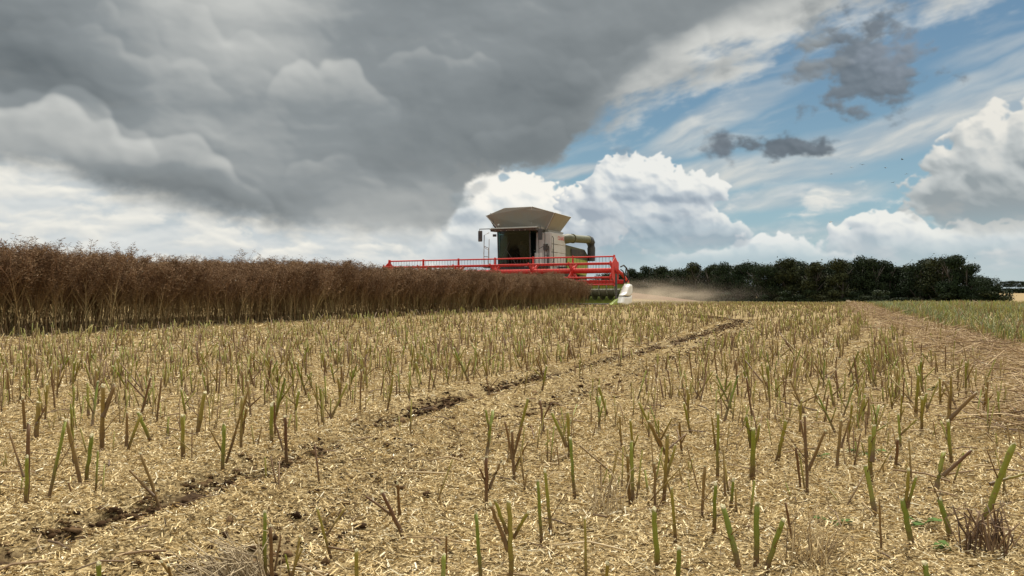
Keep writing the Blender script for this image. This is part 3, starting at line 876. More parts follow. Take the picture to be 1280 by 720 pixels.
class MB:
    """Collects simple solids into one mesh."""
    def __init__(s): s.v, s.f, s.sm = [], [], []
    def add(s, v, f, smooth=False):
        o = len(s.v); s.v += [tuple(map(float, p)) for p in v]
        s.f += [tuple(i + o for i in q) for q in f]; s.sm += [smooth] * len(f)
        return s
    def box(s, x0, x1, y0, y1, z0, z1):
        return s.add([(x0, y0, z0), (x1, y0, z0), (x1, y1, z0), (x0, y1, z0), (x0, y0, z1), (x1, y0, z1), (x1, y1, z1), (x0, y1, z1)],
                     [(3, 2, 1, 0), (4, 5, 6, 7), (0, 1, 5, 4), (1, 2, 6, 5), (2, 3, 7, 6), (3, 0, 4, 7)])
    def prism(s, prof, x0, x1):
        """profile in (y, z), swept along x"""
        n = len(prof)
        v = [(x0, y, z) for y, z in prof] + [(x1, y, z) for y, z in prof]
        return s.add(v, [tuple(range(n))[::-1], tuple(range(n, 2 * n))] + [(i, (i + 1) % n, n + (i + 1) % n, n + i) for i in range(n)])
    def slab(s, pts, th):
        """flat polygon thickened along its normal"""
        p = [Vector(q) for q in pts]; nn = (p[1] - p[0]).cross(p[2] - p[0]).normalized() * th
        n = len(p)
        return s.add(list(p) + [q + nn for q in p], [tuple(range(n))[::-1], tuple(range(n, 2 * n))] + [(i, (i + 1) % n, n + (i + 1) % n, n + i) for i in range(n)])
    def tube(s, pts, r, n=8, closed=False):
        p = [Vector(q) for q in pts]
        rr = r if isinstance(r, (list, tuple)) else [r] * len(p)
        rings = []
        for i, q in enumerate(p):
            d = (p[(i + 1) % len(p)] - p[i - 1]) if closed else (p[min(i + 1, len(p) - 1)] - p[max(i - 1, 0)])
            d.normalize(); ref = Vector((0, 0, 1)) if abs(d.z) < .9 else Vector((1, 0, 0))
            a = d.cross(ref).normalized(); b = d.cross(a)
            rings.append([q + (a * math.cos(k * 2 * math.pi / n) + b * math.sin(k * 2 * math.pi / n)) * rr[i] for k in range(n)])
        v = [x for ring in rings for x in ring]
        m = len(p); f = []
        for i in range(m if closed else m - 1):
            j = (i + 1) % m
            f += [(i * n + k, i * n + (k + 1) % n, j * n + (k + 1) % n, j * n + k) for k in range(n)]
        s.add(v, f, True)
        if not closed: s.add(rings[0], [tuple(range(n))]); s.add(rings[-1], [tuple(range(n))[::-1]])
        return s
    def lathe(s, prof, c, axis='x', n=28):
        """profile (radius, along axis) spun about an axis through c"""
        v = []
        for (r, h) in prof:
            for k in range(n):
                a = k * 2 * math.pi / n
                v.append((c[0] + h, c[1] + r * math.cos(a), c[2] + r * math.sin(a)) if axis == 'x' else (c[0] + r * math.cos(a), c[1] + r * math.sin(a), c[2] + h))
        m = len(prof)
        return s.add(v, [(i * n + k, i * n + (k + 1) % n, (i + 1) * n + (k + 1) % n, (i + 1) * n + k) for i in range(m - 1) for k in range(n)] , True)
    def build(s, name, mat, parent, bevel=0.0):
        me = bpy.data.meshes.new(name); me.from_pydata(s.v, [], s.f)
        me.polygons.foreach_set('use_smooth', np.array(s.sm, bool))
        for m in (mat if isinstance(mat, (list, tuple)) else [mat]): me.materials.append(m)
        bm = bmesh.new(); bm.from_mesh(me); bmesh.ops.recalc_face_normals(bm, faces=bm.faces); bm.to_mesh(me); bm.free()
        o = put(name, me, parent)
        if bevel:
            md = o.modifiers.new("bevel", 'BEVEL'); md.width = bevel; md.segments = 2; md.limit_method = 'ANGLE'; md.angle_limit = .7
        return o

def build_combine():
    gz0 = float(g_base(*MACHINE))
    R = tag(put("combine_harvester", None, loc=(MACHINE[0], MACHINE[1], gz0), rot=(0, 0, -TH)), "pale combine harvester with a wide red reel working along the standing crop", "combine")
    # ---- header
    h = MB()
    h.box(-6.0, 6.0, -.25, 1.35, .10, .14)
    H = h.build("header", M_STEEL, R)
    MB().box(-6.0, 6.0, 1.35, 1.43, .10, 1.02).build("back_wall", M_LIME, H, .01)
    MB().box(-6.02, 6.02, 1.30, 1.52, 1.02, 1.20).build("top_beam", M_RED, H, .02)
    MB().prism([(.55, .14), (1.34, .14), (1.34, .62), (1.05, .42), (.75, .24)], -5.95, 5.95).build("trough", M_LIME, H)
    a = MB().tube([(-5.9, .72, .62), (5.9, .72, .62)], .17, 16)
    n = 22 * 14
    for side in (-1, 1):
        v, f = [], []
        for i in range(n + 1):
            x = side * (.7 + 5.15 * i / n); an = side * i * 2 * math.pi / 22
            for r in (.16, .33): v.append((x, .72 + r * math.cos(an), .62 + r * math.sin(an)))
            for r in (.33, .16): v.append((x + .012, .72 + r * math.cos(an), .62 + r * math.sin(an)))
        for i in range(n):
            for k in range(4): f.append((4 * i + k, 4 * i + (k + 1) % 4, 4 * i + 4 + (k + 1) % 4, 4 * i + 4 + k))
        a.add(v, f, False)
    a.build("intake_auger", M_OLIVE, H)
    c = MB().box(-6.0, 6.0, -.36, -.26, .09, .125)
    for i in range(158):
        x = -5.95 + i * .0758
        c.add([(x - .016, -.36, .095), (x + .016, -.36, .095), (x, -.47, .105), (x - .016, -.36, .125), (x + .016, -.36, .125)], [(0, 1, 4, 3), (0, 2, 1), (3, 4, 2), (0, 3, 2), (1, 2, 4)])
    c.build("cutter_bar", M_STEEL, H)
    for s in (-1, 1):
        MB().prism([(-.35, .08), (1.45, .08), (1.45, 1.06), (.95, 1.06), (.35, .78), (-.05, .42), (-.40, .20)], s * 6.0, s * 6.06).build("end_panel", M_LIME, H, .01)
        # white outer cover, in an upper and a lower shell
        up = MB()
        prof = [(-.30, .48), (.05, .62), (.34, .88), (.66, 1.0), (.98, .98), (1.06, .84), (1.02, .56), (.5, .45)]
        lo = [(-.55, .16), (-.30, .44), (.5, .42), (1.0, .52), (1.02, .28), (.9, .14), (.2, .06), (-.42, .07)]
        for (prf, inset, nm) in ((prof, .12, "upper_cover"), (lo, .10, "lower_cover")):
            mbb = MB(); k = len(prf)
            cy = sum(p[0] for p in prf) / k; cz = sum(p[1] for p in prf) / k
            xs = (6.065, 6.24, 6.32, 6.35); sc = (1, 1, .93, .78)
            v = [(s * x, cy + (p[0] - cy) * q, cz + (p[1] - cz) * q) for x, q in zip(xs, sc) for p in prf]
            f = [(i * k + j, i * k + (j + 1) % k, (i + 1) * k + (j + 1) % k, (i + 1) * k + j) for i in range(3) for j in range(k)]
            f += [tuple(range(k)), tuple(range(3 * k, 4 * k))]
            mbb.add(v, f).build(nm, M_WHITE, H, .03)
        MB().prism([(-.35, .10), (-1.35, .06), (-1.35, .10), (-.40, .36)], s * 5.98, s * 6.10).build("crop_divider", M_LIME, H, .01)
        MB().box(s * 6.03 - .035, s * 6.03 + .035, -.50, -.43, .12, 1.42).build("side_knife", M_DARK, H)
        MB().tube([(s * 5.95, 1.40, 1.12), (s * 5.95, .75, 1.42), (s * 5.95, .02, 1.58)], [.085, .075, .07], 8).build("reel_arm", M_RED, H)
        hose = MB().tube([(s * 6.08, .05, 1.74), (s * 6.12, .35, 1.82), (s * 6.15, .70, 1.70), (s * 6.16, .92, 1.42), (s * 6.14, .95, 1.18), (s * 6.08, .80, 1.02)], .032, 8)
        hose.tube([(s * 6.08, .05, 1.62), (s * 6.10, .35, 1.55), (s * 6.11, .52, 1.30), (s * 6.08, .60, 1.05)], .024, 8)
        hose.tube([(s * 6.09, .42, 1.02), (s * 6.09, .66, 1.44), (s * 6.09, .80, 1.70)], .02, 8)
        hose.build("hose", M_RUB, H)
    MB().tube([(0, 1.40, 1.14), (0, .80, 1.46), (0, .06, 1.58)], [.10, .09, .08], 8).build("reel_arm", M_RED, H)
    # ---- reel
    ZC, RR = 1.58, .62
    W = MB().tube([(-5.80, 0, ZC), (5.80, 0, ZC)], .115, 20).build("reel", M_RED, R)
    for k in range(6):
        an = math.pi / 2 + k * math.pi / 3
        y, z = RR * math.cos(an), ZC + RR * math.sin(an)
        MB().tube([(-5.82, y, z), (5.82, y, z)], .033, 8).build("reel_bar", M_RED, W)
        tn = MB()
        for i in range(76):
            x = -5.72 + i * .1525
            tn.tube([(x, y, z - .03), (x + .005, y - .02, z - .16), (x, y + .03, z - .30)], [.008, .007, .005], 4)
        tn.build("tine_row", M_DARK, W)
    for i in range(7):
        x = -5.8 + i * 11.6 / 6
        end = i in (0, 6)
        sp = MB().lathe([(.0, -.05), (.21, -.05), (.21, .05), (.0, .05)], (x, 0, ZC), n=16)
        for k in range(6):
            an = math.pi / 2 + k * math.pi / 3
            d = Vector((0, math.cos(an), math.sin(an))); p = Vector((0, -d.z, d.y))
            c0 = Vector((x, 0, ZC)); w0, w1 = (.17, .085) if end else (.10, .06)
            q = [c0 + d * .12 - p * w0, c0 + d * (RR + .07) - p * w1, c0 + d * (RR + .07) + p * w1, c0 + d * .12 + p * w0]
            q = [v - Vector((.02, 0, 0)) for v in q]
            sp.slab(q, .04 if (q[1] - q[0]).cross(q[2] - q[0]).x > 0 else -.04)
        if end:      # the end star carries a hexagon plate
            hx = [Vector((x + .03 * (1 if i else -1), (RR - .02) * math.cos(math.pi / 2 + k * math.pi / 3), ZC + (RR - .02) * math.sin(math.pi / 2 + k * math.pi / 3))) for k in range(6)]
            sp.slab(hx, .02)
        sp.build("reel_spider", M_RED, W, 0.004)
    # ---- feeder house and chassis
    MB().prism([(1.44, .15), (3.4, .95), (3.4, 1.85), (1.44, .98)], -.78, .78).build("feeder_house", M_OLIVE, R, .02)
    MB().prism([(3.0, .75), (8.2, .95), (8.2, 1.9), (3.0, 1.9)], -.85, .85).build("chassis", M_DARK, R, .03)
    MB().tube([(-1.9, 3.9, .98), (1.9, 3.9, .98)], .16, 12).build("front_axle", M_DARK, R)
    MB().tube([(-1.5, 7.9, .72), (1.5, 7.9, .72)], .11, 12).build("rear_axle", M_DARK, R)
    def wheel(x, y, r, w):
        g = MB().lathe([(r * .52, -w * .44), (r * .62, -w * .5), (r * .90, -w * .5), (r * .97, -w * .40), (r * .97, w * .40), (r * .90, w * .5), (r * .62, w * .5), (r * .52, w * .44)], (x, y, r), n=40)
        for k in range(22):
            an = k * 2 * math.pi / 22
            for sd in (-1, 1):
                a2 = an + (0 if sd < 0 else math.pi / 22)
                pts = []
                for (hh, da, rr_) in ((.0, .0, .955), (sd * w * .48, .20, .955), (sd * w * .48, .29, .955), (.0, .09, .955)):
                    pts.append((x + hh, y + r * rr_ * math.cos(a2 + da), r + r * rr_ * math.sin(a2 + da)))
                q = [Vector(p) for p in pts]; cen = Vector((x, y, r))
                ou = [p + (p - cen - Vector((p.x - x, 0, 0))).normalized() * r * .05 for p in q]
                g.add(q + ou, [(0, 1, 2, 3), (4, 5, 6, 7), (0, 1, 5, 4), (1, 2, 6, 5), (2, 3, 7, 6), (3, 0, 4, 7)])
        wv = g.build("wheel", M_RUB, R)
        MB().lathe([(.0, .10 * w), (r * .22, .10 * w), (r * .30, -.02), (r * .46, w * .18), (r * .54, w * .42), (r * .50, w * .44), (r * .50, -w * .44), (r * .54, -w * .42), (.0, -.1 * w)], (x, y, r), n=28).build("rim", M_PALE, wv)
    for s in (-1, 1): wheel(s * 1.62, 3.9, .98, .78); wheel(s * 1.45, 7.9, .68, .52)
    # ---- body
    B = MB().prism([(3.5, 1.9), (4.66, 1.9), (4.66, 3.62), (3.5, 3.62)], -1.45, 1.72).build("body", M_PALE, R, .03)
    for s, x0, x1 in ((1, .96, 1.75),):
        MB().box(x0, x1, 2.62, 3.497, 1.75, 3.60).build("side_cabinet", M_PALE, B, .03)
    for (z0, z1) in ((1.95, 2.62), (2.64, 3.02), (3.04, 3.56)):
        MB().box(1.722, 1.752, 3.52, 4.63, z0, z1).build("side_panel", M_PALE, B, .012)
        MB().box(1.752, 1.778, 2.66, 3.48, z0, z1).build("side_panel", M_PALE, B, .012)
    MB().prism([(4.67, 1.75), (7.9, 1.62), (8.25, 1.9), (8.2, 2.75), (7.7, 3.02), (4.67, 3.12)], -1.42, 1.70).build("engine_hood", M_OLIVE, R, .05)
    E = R.children[-1]
    MB().prism([(4.9, 1.72), (7.8, 1.60), (8.0, 1.9), (7.9, 2.42), (4.9, 2.50)], 1.703, 1.76).build("hood_panel", M_LIME, E, .03)
    vt = MB().box(1.703, 1.735, 5.5, 7.6, 2.60, 2.95)
    for k in range(6): vt.box(1.736, 1.765, 5.52, 7.58, 2.62 + k * .055, 2.645 + k * .055)
    vt.build("air_vent", M_DARK, E)
    MB().box(-1.0, 1.2, 4.9, 7.2, 3.121, 3.16).build("deck_plate", M_DARK, E, .01)
    MB().prism([(8.0, 1.3), (9.2, .95), (9.35, 1.35), (8.9, 2.4), (8.24, 2.6)], -1.05, 1.25).build("straw_hood", M_OLIVE, R, .04)
    # red maker's lettering on the side panel
    tx = bpy.data.curves.new("lettering", 'FONT'); tx.body = "CLAAS"; tx.size = .27; tx.extrude = .004; tx.align_x = 'LEFT'; tx.space_character = 1.02
    m, t, b = new_mat("lettering_red"); b.inputs['Base Color'].default_value = (.55, .03, .03, 1)
    tx.materials.append(m)
    tmp = bpy.data.objects.new("lettering_outline", tx); COL.objects.link(tmp)
    bpy.context.view_layer.update()
    tme = bpy.data.meshes.new_from_object(tmp.evaluated_get(bpy.context.evaluated_depsgraph_get()))
    bpy.data.objects.remove(tmp)
    put("lettering", tme, B, (1.757, 3.55, 3.28), (math.pi / 2, 0, math.pi / 2))
    # ---- grain tank with its extension flaps folded out
    T = MB().box(-1.18, 1.50, 2.95, 5.0, 3.622, 3.76).build("grain_tank", M_TANK, R, .02)
    b0 = (-1.1, 2.92, 3.76), (1.42, 2.92, 3.76), (1.42, 4.66, 3.76), (-1.1, 4.66, 3.76)
    cF = [(-1.65, 2.42, 4.52), (-.62, 2.38, 4.86), (.90, 2.38, 4.86), (2.05, 2.42, 4.52)]
    cR = [(2.05, 4.60, 4.50), (.90, 5.1, 4.84), (-.62, 5.1, 4.84), (-1.65, 4.60, 4.50)]
    MB().slab([b0[0], b0[1], cF[3], cF[2], cF[1], cF[0]], .03).build("tank_flap", M_TANK, T)
    MB().slab([b0[1], b0[2], cR[0], cF[3]], .03).build("tank_flap", M_TANK, T)
    MB().slab([b0[2], b0[3], cR[3], cR[2], cR[1], cR[0]], .03).build("tank_flap", M_TANK, T)
    MB().slab([b0[3], b0[0], cF[0], cR[3]], .03).build("tank_flap", M_TANK, T)
    rb = MB()
    for p, q in ((b0[1], cF[3]), (b0[0], cF[0]), ((.62, 2.92, 3.78), (.86, 2.40, 4.84)), ((-.46, 2.92, 3.78), (-.60, 2.40, 4.84))):
        rb.tube([Vector(p) + Vector((0, -.05, 0)), Vector(q) + Vector((0, -.05, 0))], .022, 6)
    rb.build("flap_rib", M_PALE, T)
    MB().tube([(-1.35, 3.1, 3.80), (-1.78, 2.9, 4.55), (-1.55, 2.75, 4.62)], .05, 6).build("flap_hinge", M_DARK, T)
    # ---- unloading auger
    U = MB().tube([(1.60, 4.60, 3.36), (1.80, 4.82, 3.42), (1.86, 5.3, 3.45), (1.92, 7.6, 3.54)], [.24, .25, .205, .205], 20).build("unloading_auger", M_OLIVE, R)
    MB().tube([(1.865, 5.25, 3.45), (1.868, 5.40, 3.453)], .245, 20).build("flange", M_OLIVE, U)
    MB().tube([(1.92, 7.55, 3.54), (1.925, 7.85, 3.52), (1.93, 8.02, 3.38), (1.93, 8.08, 3.12), (1.93, 8.10, 2.40)], [.225, .235, .235, .22, .20], 16).build("spout", M_SPOUT, U)
    # ---- cab
    K = MB().prism([(2.22, 1.75), (3.49, 1.75), (3.49, 1.95), (2.22, 1.95)], -.88, .78).build("cab", M_DARK, R, .02)
    cx, hw = -.05, .86
    def shell(u, z):
        """front glass: bowed forward, leaning in at the foot"""
        return (cx + hw * u, 2.30 - .26 * math.cos(u * math.pi / 2) - .10 * (z - 1.95) / 1.75, z)
    nu = 14
    v = [shell(-1 + 2 * i / nu, z) for z in (1.95, 2.4, 2.9, 3.4, 3.70) for i in range(nu + 1)]
    f = [(j * (nu + 1) + i, j * (nu + 1) + i + 1, (j + 1) * (nu + 1) + i + 1, (j + 1) * (nu + 1) + i) for j in range(4) for i in range(nu)]
    MB().add(v, f, True).build("windscreen", M_GLASS, K)
    for s in (-1, 1):
        x = cx + s * hw
        MB().add([(x, 2.32, 1.97), (x, 3.40, 1.97), (x, 3.40, 3.69), (x, 2.24, 3.69)], [(0, 1, 2, 3)]).build("door_window", M_GLASS2, K)
        MB().tube([(x, 2.30, 1.93), (x, 2.20, 3.71)], .036, 6).build("pillar", M_DARK, K)
        MB().tube([(x, 3.44, 1.93), (x, 3.44, 3.71)], .05, 6).build("pillar", M_DARK, K)
    MB().box(cx - hw + .04, cx + hw - .04, 3.40, 3.44, 1.96, 3.68).build("rear_wall", M_CAB, K)
    rf = MB().prism([(1.74, 3.745), (1.70, 3.77), (1.95, 3.85), (3.40, 3.88), (3.48, 3.74)], -1.15, 1.36).build("roof", M_TANK, K, .03)
    MB().prism([(1.80, 3.65), (1.76, 3.742), (3.46, 3.737), (3.46, 3.70)], -1.11, 1.32).build("roof_lining", M_DARK, K)
    wl = MB()
    for x in (-.85, -.55, -.25, .15, .45, .75): wl.lathe([(0, 0), (.055, 0), (.06, .05), (0, .05)], (x, 1.84, 3.66), 'z', 10)
    wl.build("work_light", M_PALE, K)
    MB().tube([(-1.02, 1.9, 3.88), (-1.02, 1.9, 4.25)], .012, 5).build("antenna", M_DARK, K)
    MB().lathe([(0, 0), (.07, 0), (.07, .11), (.05, .15), (0, .15)], (-.86, 2.2, 3.905), 'z', 12).build("beacon", M_STEEL, K)
    MB().box(-1.12, -.95, 2.05, 2.15, 3.42, 3.54).build("work_light", M_DARK, K, .01)
    for s, xx in ((-1, -1.72), (1, 1.50)):
        MB().tube([(s * 1.0, 1.95, 3.80), (xx + s * .03, 1.86, 3.80), (xx + s * .03, 1.86, 3.68)], .022, 6).build("mirror_arm", M_DARK, K)
        o = MB().box(xx - .11, xx + .11, 1.84, 1.92, 3.18, 3.72).build("mirror", M_DARK, K, .03)
        o.rotation_euler = (0, 0, 0)
        MB().box(xx - .09, xx + .09, 1.925, 1.93, 3.22, 3.68).build("mirror_glass", M_STEEL, K)
    # platforms and rails either side of the cab
    for s in (-1, 1):
        x0, x1 = (-1.62, -.93) if s < 0 else (.84, 1.70)
        MB().box(x0, x1, 2.0, 2.60, 1.88, 1.94).build("platform", M_DARK, R, .01)
        P = R.children[-1]
        xo = x0 + .03 if s < 0 else x1 - .03
        rl = MB().tube([(xo, 2.05, 1.94), (xo, 2.02, 2.4), (xo + .03, 2.0, 3.5), (xo + .30 * -s, 2.0, 3.62)], .02, 6)
        rl.tube([(xo, 2.55, 1.94), (xo, 2.55, 2.9), (xo, 2.05, 2.95)], .02, 6).tube([(xo, 2.05, 2.45), (xo, 2.55, 2.45)], .016, 6)
        rl.tube([(xo - s * .28, 2.02, 1.94), (xo - s * .30, 2.0, 3.3)], .016, 6).tube([(xo, 2.02, 2.9), (xo - s * .30, 2.0, 2.75)], .014, 6)
        rl.build("handrail", M_DARK if s > 0 else M_PALE, P)
    lad = MB()
    for x in (1.80, 2.12): lad.tube([(x, 2.25, .55), (x - .1, 2.25, 2.75)], .025, 6)
    for k in range(5): lad.box(1.76 - k * .02, 2.12 - k * .02, 2.2, 2.32, .6 + k * .33, .63 + k * .33)
    lad.build("ladder", M_DARK, R)
    MB().box(1.40, 1.62, 2.50, 2.60, 2.70, 3.02).build("fire_extinguisher_box", M_DARK, R, .02)
    # small fittings: door handle, wiper, lamps, warning boards, grab rails, hoses under the cab
    MB().box(.812, .84, 2.75, 2.95, 2.70, 2.74).build("door_handle", M_STEEL, K)
    MB().tube([(.15, 2.02, 2.05), (-.35, 1.96, 2.75)], .012, 5).tube([(-.55, 1.97, 2.35), (-.35, 1.95, 2.75), (-.15, 1.95, 3.15)], .009, 5).build("wiper", M_DARK, K)
    for s in (-1, 1):
        MB().lathe([(0, 0), (.07, 0), (.08, .05), (0, .06)], (s * .70 - .03, 2.02, 1.88), 'z', 12).build("headlamp", M_STEEL, K)
    MB().box(.90, 1.30, 2.612, 2.622, 2.05, 2.60).build("warning_board", M_WHITE, B, .005)
    fr = MB()
    for z in (2.0, 2.63, 3.03): fr.box(1.7785, 1.784, 2.67, 3.47, z - .008, z + .008)
    for y in (3.50, 4.64): fr.box(1.7535, 1.757, y - .012, y + .012, 1.95, 3.56)
    fr.build("panel_gap", M_DARK, B)
    MB().tube([(1.80, 2.7, 2.1), (1.86, 2.7, 2.2), (1.86, 2.7, 3.3), (1.80, 2.7, 3.4)], .018, 6).build("grab_rail", M_DARK, B)
    for x in (-.5, -.2, .35, .6):
        MB().tube([(x, 2.3, 1.80), (x + .1, 1.9, 1.45), (x, 1.5, 1.15)], .03, 6).build("hydraulic_hose", M_RUB, R)
    # seat and wheel
    st = MB().box(-.30, .24, 2.95, 3.40, 2.32, 2.46).box(-.30, .24, 3.32, 3.43, 2.46, 3.15).build("seat", M_RUB, K, .04)
    MB().tube([(-.03, 2.45, 1.95), (-.03, 2.62, 2.66)], .035, 8).tube([(-.03 + .19 * math.cos(q), 2.62 - .10 * math.sin(q), 2.68 + .16 * math.sin(q)) for q in np.arange(16) * 2 * math.pi / 16], .016, 6, True).build("steering_wheel", M_DARK, K)
    return R

def build_driver():
    """Seated driver, one skinned body: hands on the wheel, feet on the cab floor."""
    gz0 = float(g_base(*MACHINE))
    me = bpy.data.meshes.new("person")
    J = {'pel': (0, .05, .10), 'sp': (0, .10, .32), 'ch': (0, .09, .48), 'nk': (0, .06, .62), 'hd': (0, .03, .72), 'top': (0, .02, .82)}
    rad = {'pel': .13, 'sp': .13, 'ch': .145, 'nk': .055, 'hd': .085, 'top': .07}
    E = [('pel', 'sp'), ('sp', 'ch'), ('ch', 'nk'), ('nk', 'hd'), ('hd', 'top')]
    for s, q in ((-1, 'L'), (1, 'R')):
        J.update({q + 'sh': (s * .18, .08, .53), q + 'el': (s * .25, -.08, .30), q + 'wr': (s * .19, -.27, .36), q + 'hp': (s * .09, .03, .08), q + 'kn': (s * .13, -.40, .10), q + 'an': (s * .13, -.47, -.32), q + 'to': (s * .14, -.62, -.36)})
        rad.update({q + 'sh': .062, q + 'el': .046, q + 'wr': .03, q + 'hp': .10, q + 'kn': .07, q + 'an': .045, q + 'to': .04})
        E += [('ch', q + 'sh'), (q + 'sh', q + 'el'), (q + 'el', q + 'wr'), ('pel', q + 'hp'), (q + 'hp', q + 'kn'), (q + 'kn', q + 'an'), (q + 'an', q + 'to')]
        J[q + 'pm'] = (s * .175, -.33, .38); rad[q + 'pm'] = .034; E.append((q + 'wr', q + 'pm'))
        for k in range(5):
            th = (k - 1.5) * .018
            p1 = (s * (.175 + th), -.385 + (.03 if k == 4 else 0), .385); p2 = (s * (.165 + th * 1.1), -.405 + (.05 if k == 4 else 0), .355)
            if k == 4: p1 = (s * .13, -.345, .40); p2 = (s * .115, -.37, .385)
            J[f'{q}f{k}a'] = p1; J[f'{q}f{k}b'] = p2; rad[f'{q}f{k}a'] = .0095; rad[f'{q}f{k}b'] = .008
            E += [(q + 'pm', f'{q}f{k}a'), (f'{q}f{k}a', f'{q}f{k}b')]
    ks = list(J)
    me.from_pydata([J[k] for k in ks], [(ks.index(a), ks.index(b)) for a, b in E], [])
    m, t, b = new_mat("driver_clothing")
    z = V(t, t.nodes.new('ShaderNodeTexCoord').outputs['Object'])
    sp = t.nodes.new('ShaderNodeSeparateXYZ'); t.links.new(z.k, sp.inputs[0])
    zz, yy = V(t, sp.outputs[2]), V(t, sp.outputs[1])
    skin = zz.step(.595, .61).max((yy * -1.0).step(.27, .285) * zz.step(.2, .22))
    c = mix(t, zz.step(.16, .20), (.05, .055, .07), (.10, .12, .15))
    c = mix(t, skin, c, (.42, .26, .19))
    t.links.new(c.k, b.inputs['Base Color']); b.inputs['Roughness'].default_value = .8
    me.materials.append(m)
    x, y = from_machine(-.03, 3.10)
    o = put("person", me, None, (x, y, gz0 + 2.46), (0, 0, -TH))
    tag(o, "driver seated in the dark cab of the combine, hands on the wheel", "person")
    md = o.modifiers.new("skin", 'SKIN')
    for i, k in enumerate(ks):
        sv = me.skin_vertices[0].data[i]; sv.radius = (rad[k], rad[k] * (.75 if k in ('pel', 'sp', 'ch') else 1)); sv.use_root = k == 'pel'
    o.modifiers.new("smooth", 'SUBSURF').levels = 1
    o.modifiers[-1].render_levels = 2
    hair = MB()
    n = 12
    v = [(.092 * math.cos(a) * math.cos(e), .02 + .100 * math.sin(a) * math.cos(e) + .012, .775 + .085 * math.sin(e)) for e in (-.1, .25, .6, .95, 1.3, 1.55) for a in np.arange(n) * 2 * math.pi / n]
    hair.add(v, [(j * n + i, j * n + (i + 1) % n, (j + 1) * n + (i + 1) % n, (j + 1) * n + i) for j in range(5) for i in range(n)], True)
    hair.build("hair", M_DARK, o)
    face = MB().add([(-.012, -.075, .735), (.012, -.075, .735), (.014, -.078, .712), (-.014, -.078, .712), (0, -.098, .715)], [(0, 1, 4), (1, 2, 4), (2, 3, 4), (3, 0, 4)], True)
    face.build("nose", m, o)
build_combine()
build_driver()
def mat_chaff():
    m, t, b = new_mat("chopped_straw")
    r = island(t)
    c = ramp(t, r, [(0.0, (.045, .028, .012)), (0.12, (.17, .115, .050)), (0.27, (.43, .31, .14)), (0.58, (.67, .52, .265)), (0.88, (.81, .68, .41)), (1.0, (.90, .83, .63))])
    t.links.new(c.k, b.inputs['Base Color']); b.inputs['Roughness'].default_value = 0.75
    b.inputs['Specular IOR Level'].default_value = 0.25
    return m

def build_chaff():
    allv, allq, off = [], [], 0
    for (n, y0, y1, side, l0, l1, w, seed) in ((270000, 1.55, 4.2, 0.9, .006, .034, .0028, 21), (180000, 4.0, 9.0, 1.2, .012, .050, .0040, 22), (75000, 8.5, 20.0, 1.0, .04, .10, .0095, 23)):
        r = np.random.default_rng(seed)
        x, y = scatter(n, y0, y1, side, seed=seed)
        soil, _, br = zones(x, y)
        keep = (r.random(n) > soil * 0.48) & ~uncut(x, y, -0.6)
        x, y = x[keep], y[keep]; N = len(x)
        z = g_full(x, y) + r.random(N) ** 2 * 0.018 + 0.002
        L = l0 + (l1 - l0) * r.random(N) ** 2.2; Wd = w * r.uniform(0.4, 1.5, N)
        yaw = r.uniform(0, 2 * np.pi, N); tilt = r.normal(0, 0.28, N)
        d = np.stack([np.cos(yaw) * np.cos(tilt), np.sin(yaw) * np.cos(tilt), np.sin(tilt)], 1)
        a, b = frames(d)
        roll = r.normal(0, 0.5, N)
        s = np.cos(roll)[:, None] * a + np.sin(roll)[:, None] * b
        nn = np.cross(d, s)
        c = np.stack([x, y, z], 1)
        # a split straw: a shallow channel of two long faces
        h = (Wd * r.uniform(0.2, 0.6, N))[:, None] * nn
        e0, e1 = c - d * (L / 2)[:, None], c + d * (L / 2)[:, None]
        ws = s * (Wd / 2)[:, None]
        bow = nn * (L * r.normal(0, 0.05, N))[:, None]
        v = np.stack([e0 - ws, e0 + h, e0 + ws, e1 - ws * 0.7 + bow, e1 + h + bow, e1 + ws * 0.7 + bow], 1).reshape(-1, 3)
        base = off + (np.arange(N) * 6)[:, None]
        allq.append(np.concatenate([base + np.array([[0, 1, 4, 3]]), base + np.array([[1, 2, 5, 4]])], 0))
        allv.append(v); off += len(v)
    me = mesh_np("straw_litter", np.concatenate(allv), np.concatenate(allq), mat_chaff())
    tag(put("straw_litter", me), "pale chopped straw scattered thickly over the stubble field", "straw litter", kind='stuff')

def build_twigs():
    """Longer broken stems lying about."""
    r = np.random.default_rng(33)
    x, y = scatter(2600, 1.6, 12, 1.0, seed=34)
    k = ~uncut(x, y, -0.3); x, y = x[k], y[k]; N = len(x)
    L = r.uniform(.05, .24, N) * (0.6 + 0.4 * r.random(N)); yaw = r.uniform(0, 2 * np.pi, N); ti = np.abs(r.normal(0.03, 0.10, N))
    p0 = np.stack([x, y, g_full(x, y) + r.uniform(.003, .02, N)], 1)
    p1 = p0 + np.stack([np.cos(yaw) * np.cos(ti), np.sin(yaw) * np.cos(ti), np.sin(ti)], 1) * L[:, None]
    p1[:, 2] = np.maximum(p1[:, 2], g_full(p1[:, 0], p1[:, 1]) + 0.004)
    rad = r.uniform(.0012, .0036, N)
    bend = r.normal(0, 1, (N, 3)) * (L * 0.05)[:, None]; bend[:, 2] = np.abs(bend[:, 2])
    v, q, c, tt = tubes(p0, p1, rad, rad * 0.8, 4, bend)
    m, t, b = new_mat("dry_twig")
    col = ramp(t, island(t), [(0, (.075, .045, .026)), (0.4, (.22, .14, .07)), (0.8, (.40, .29, .15)), (1, (.52, .42, .26))])
    t.links.new(col.k, b.inputs['Base Color']); b.inputs['Roughness'].default_value = 0.8
    tag(put("stem_litter", mesh_np("stem_litter", v, [q, c], m, smooth=False)), "broken brown stems lying loose on the straw", "straw litter", kind='stuff')

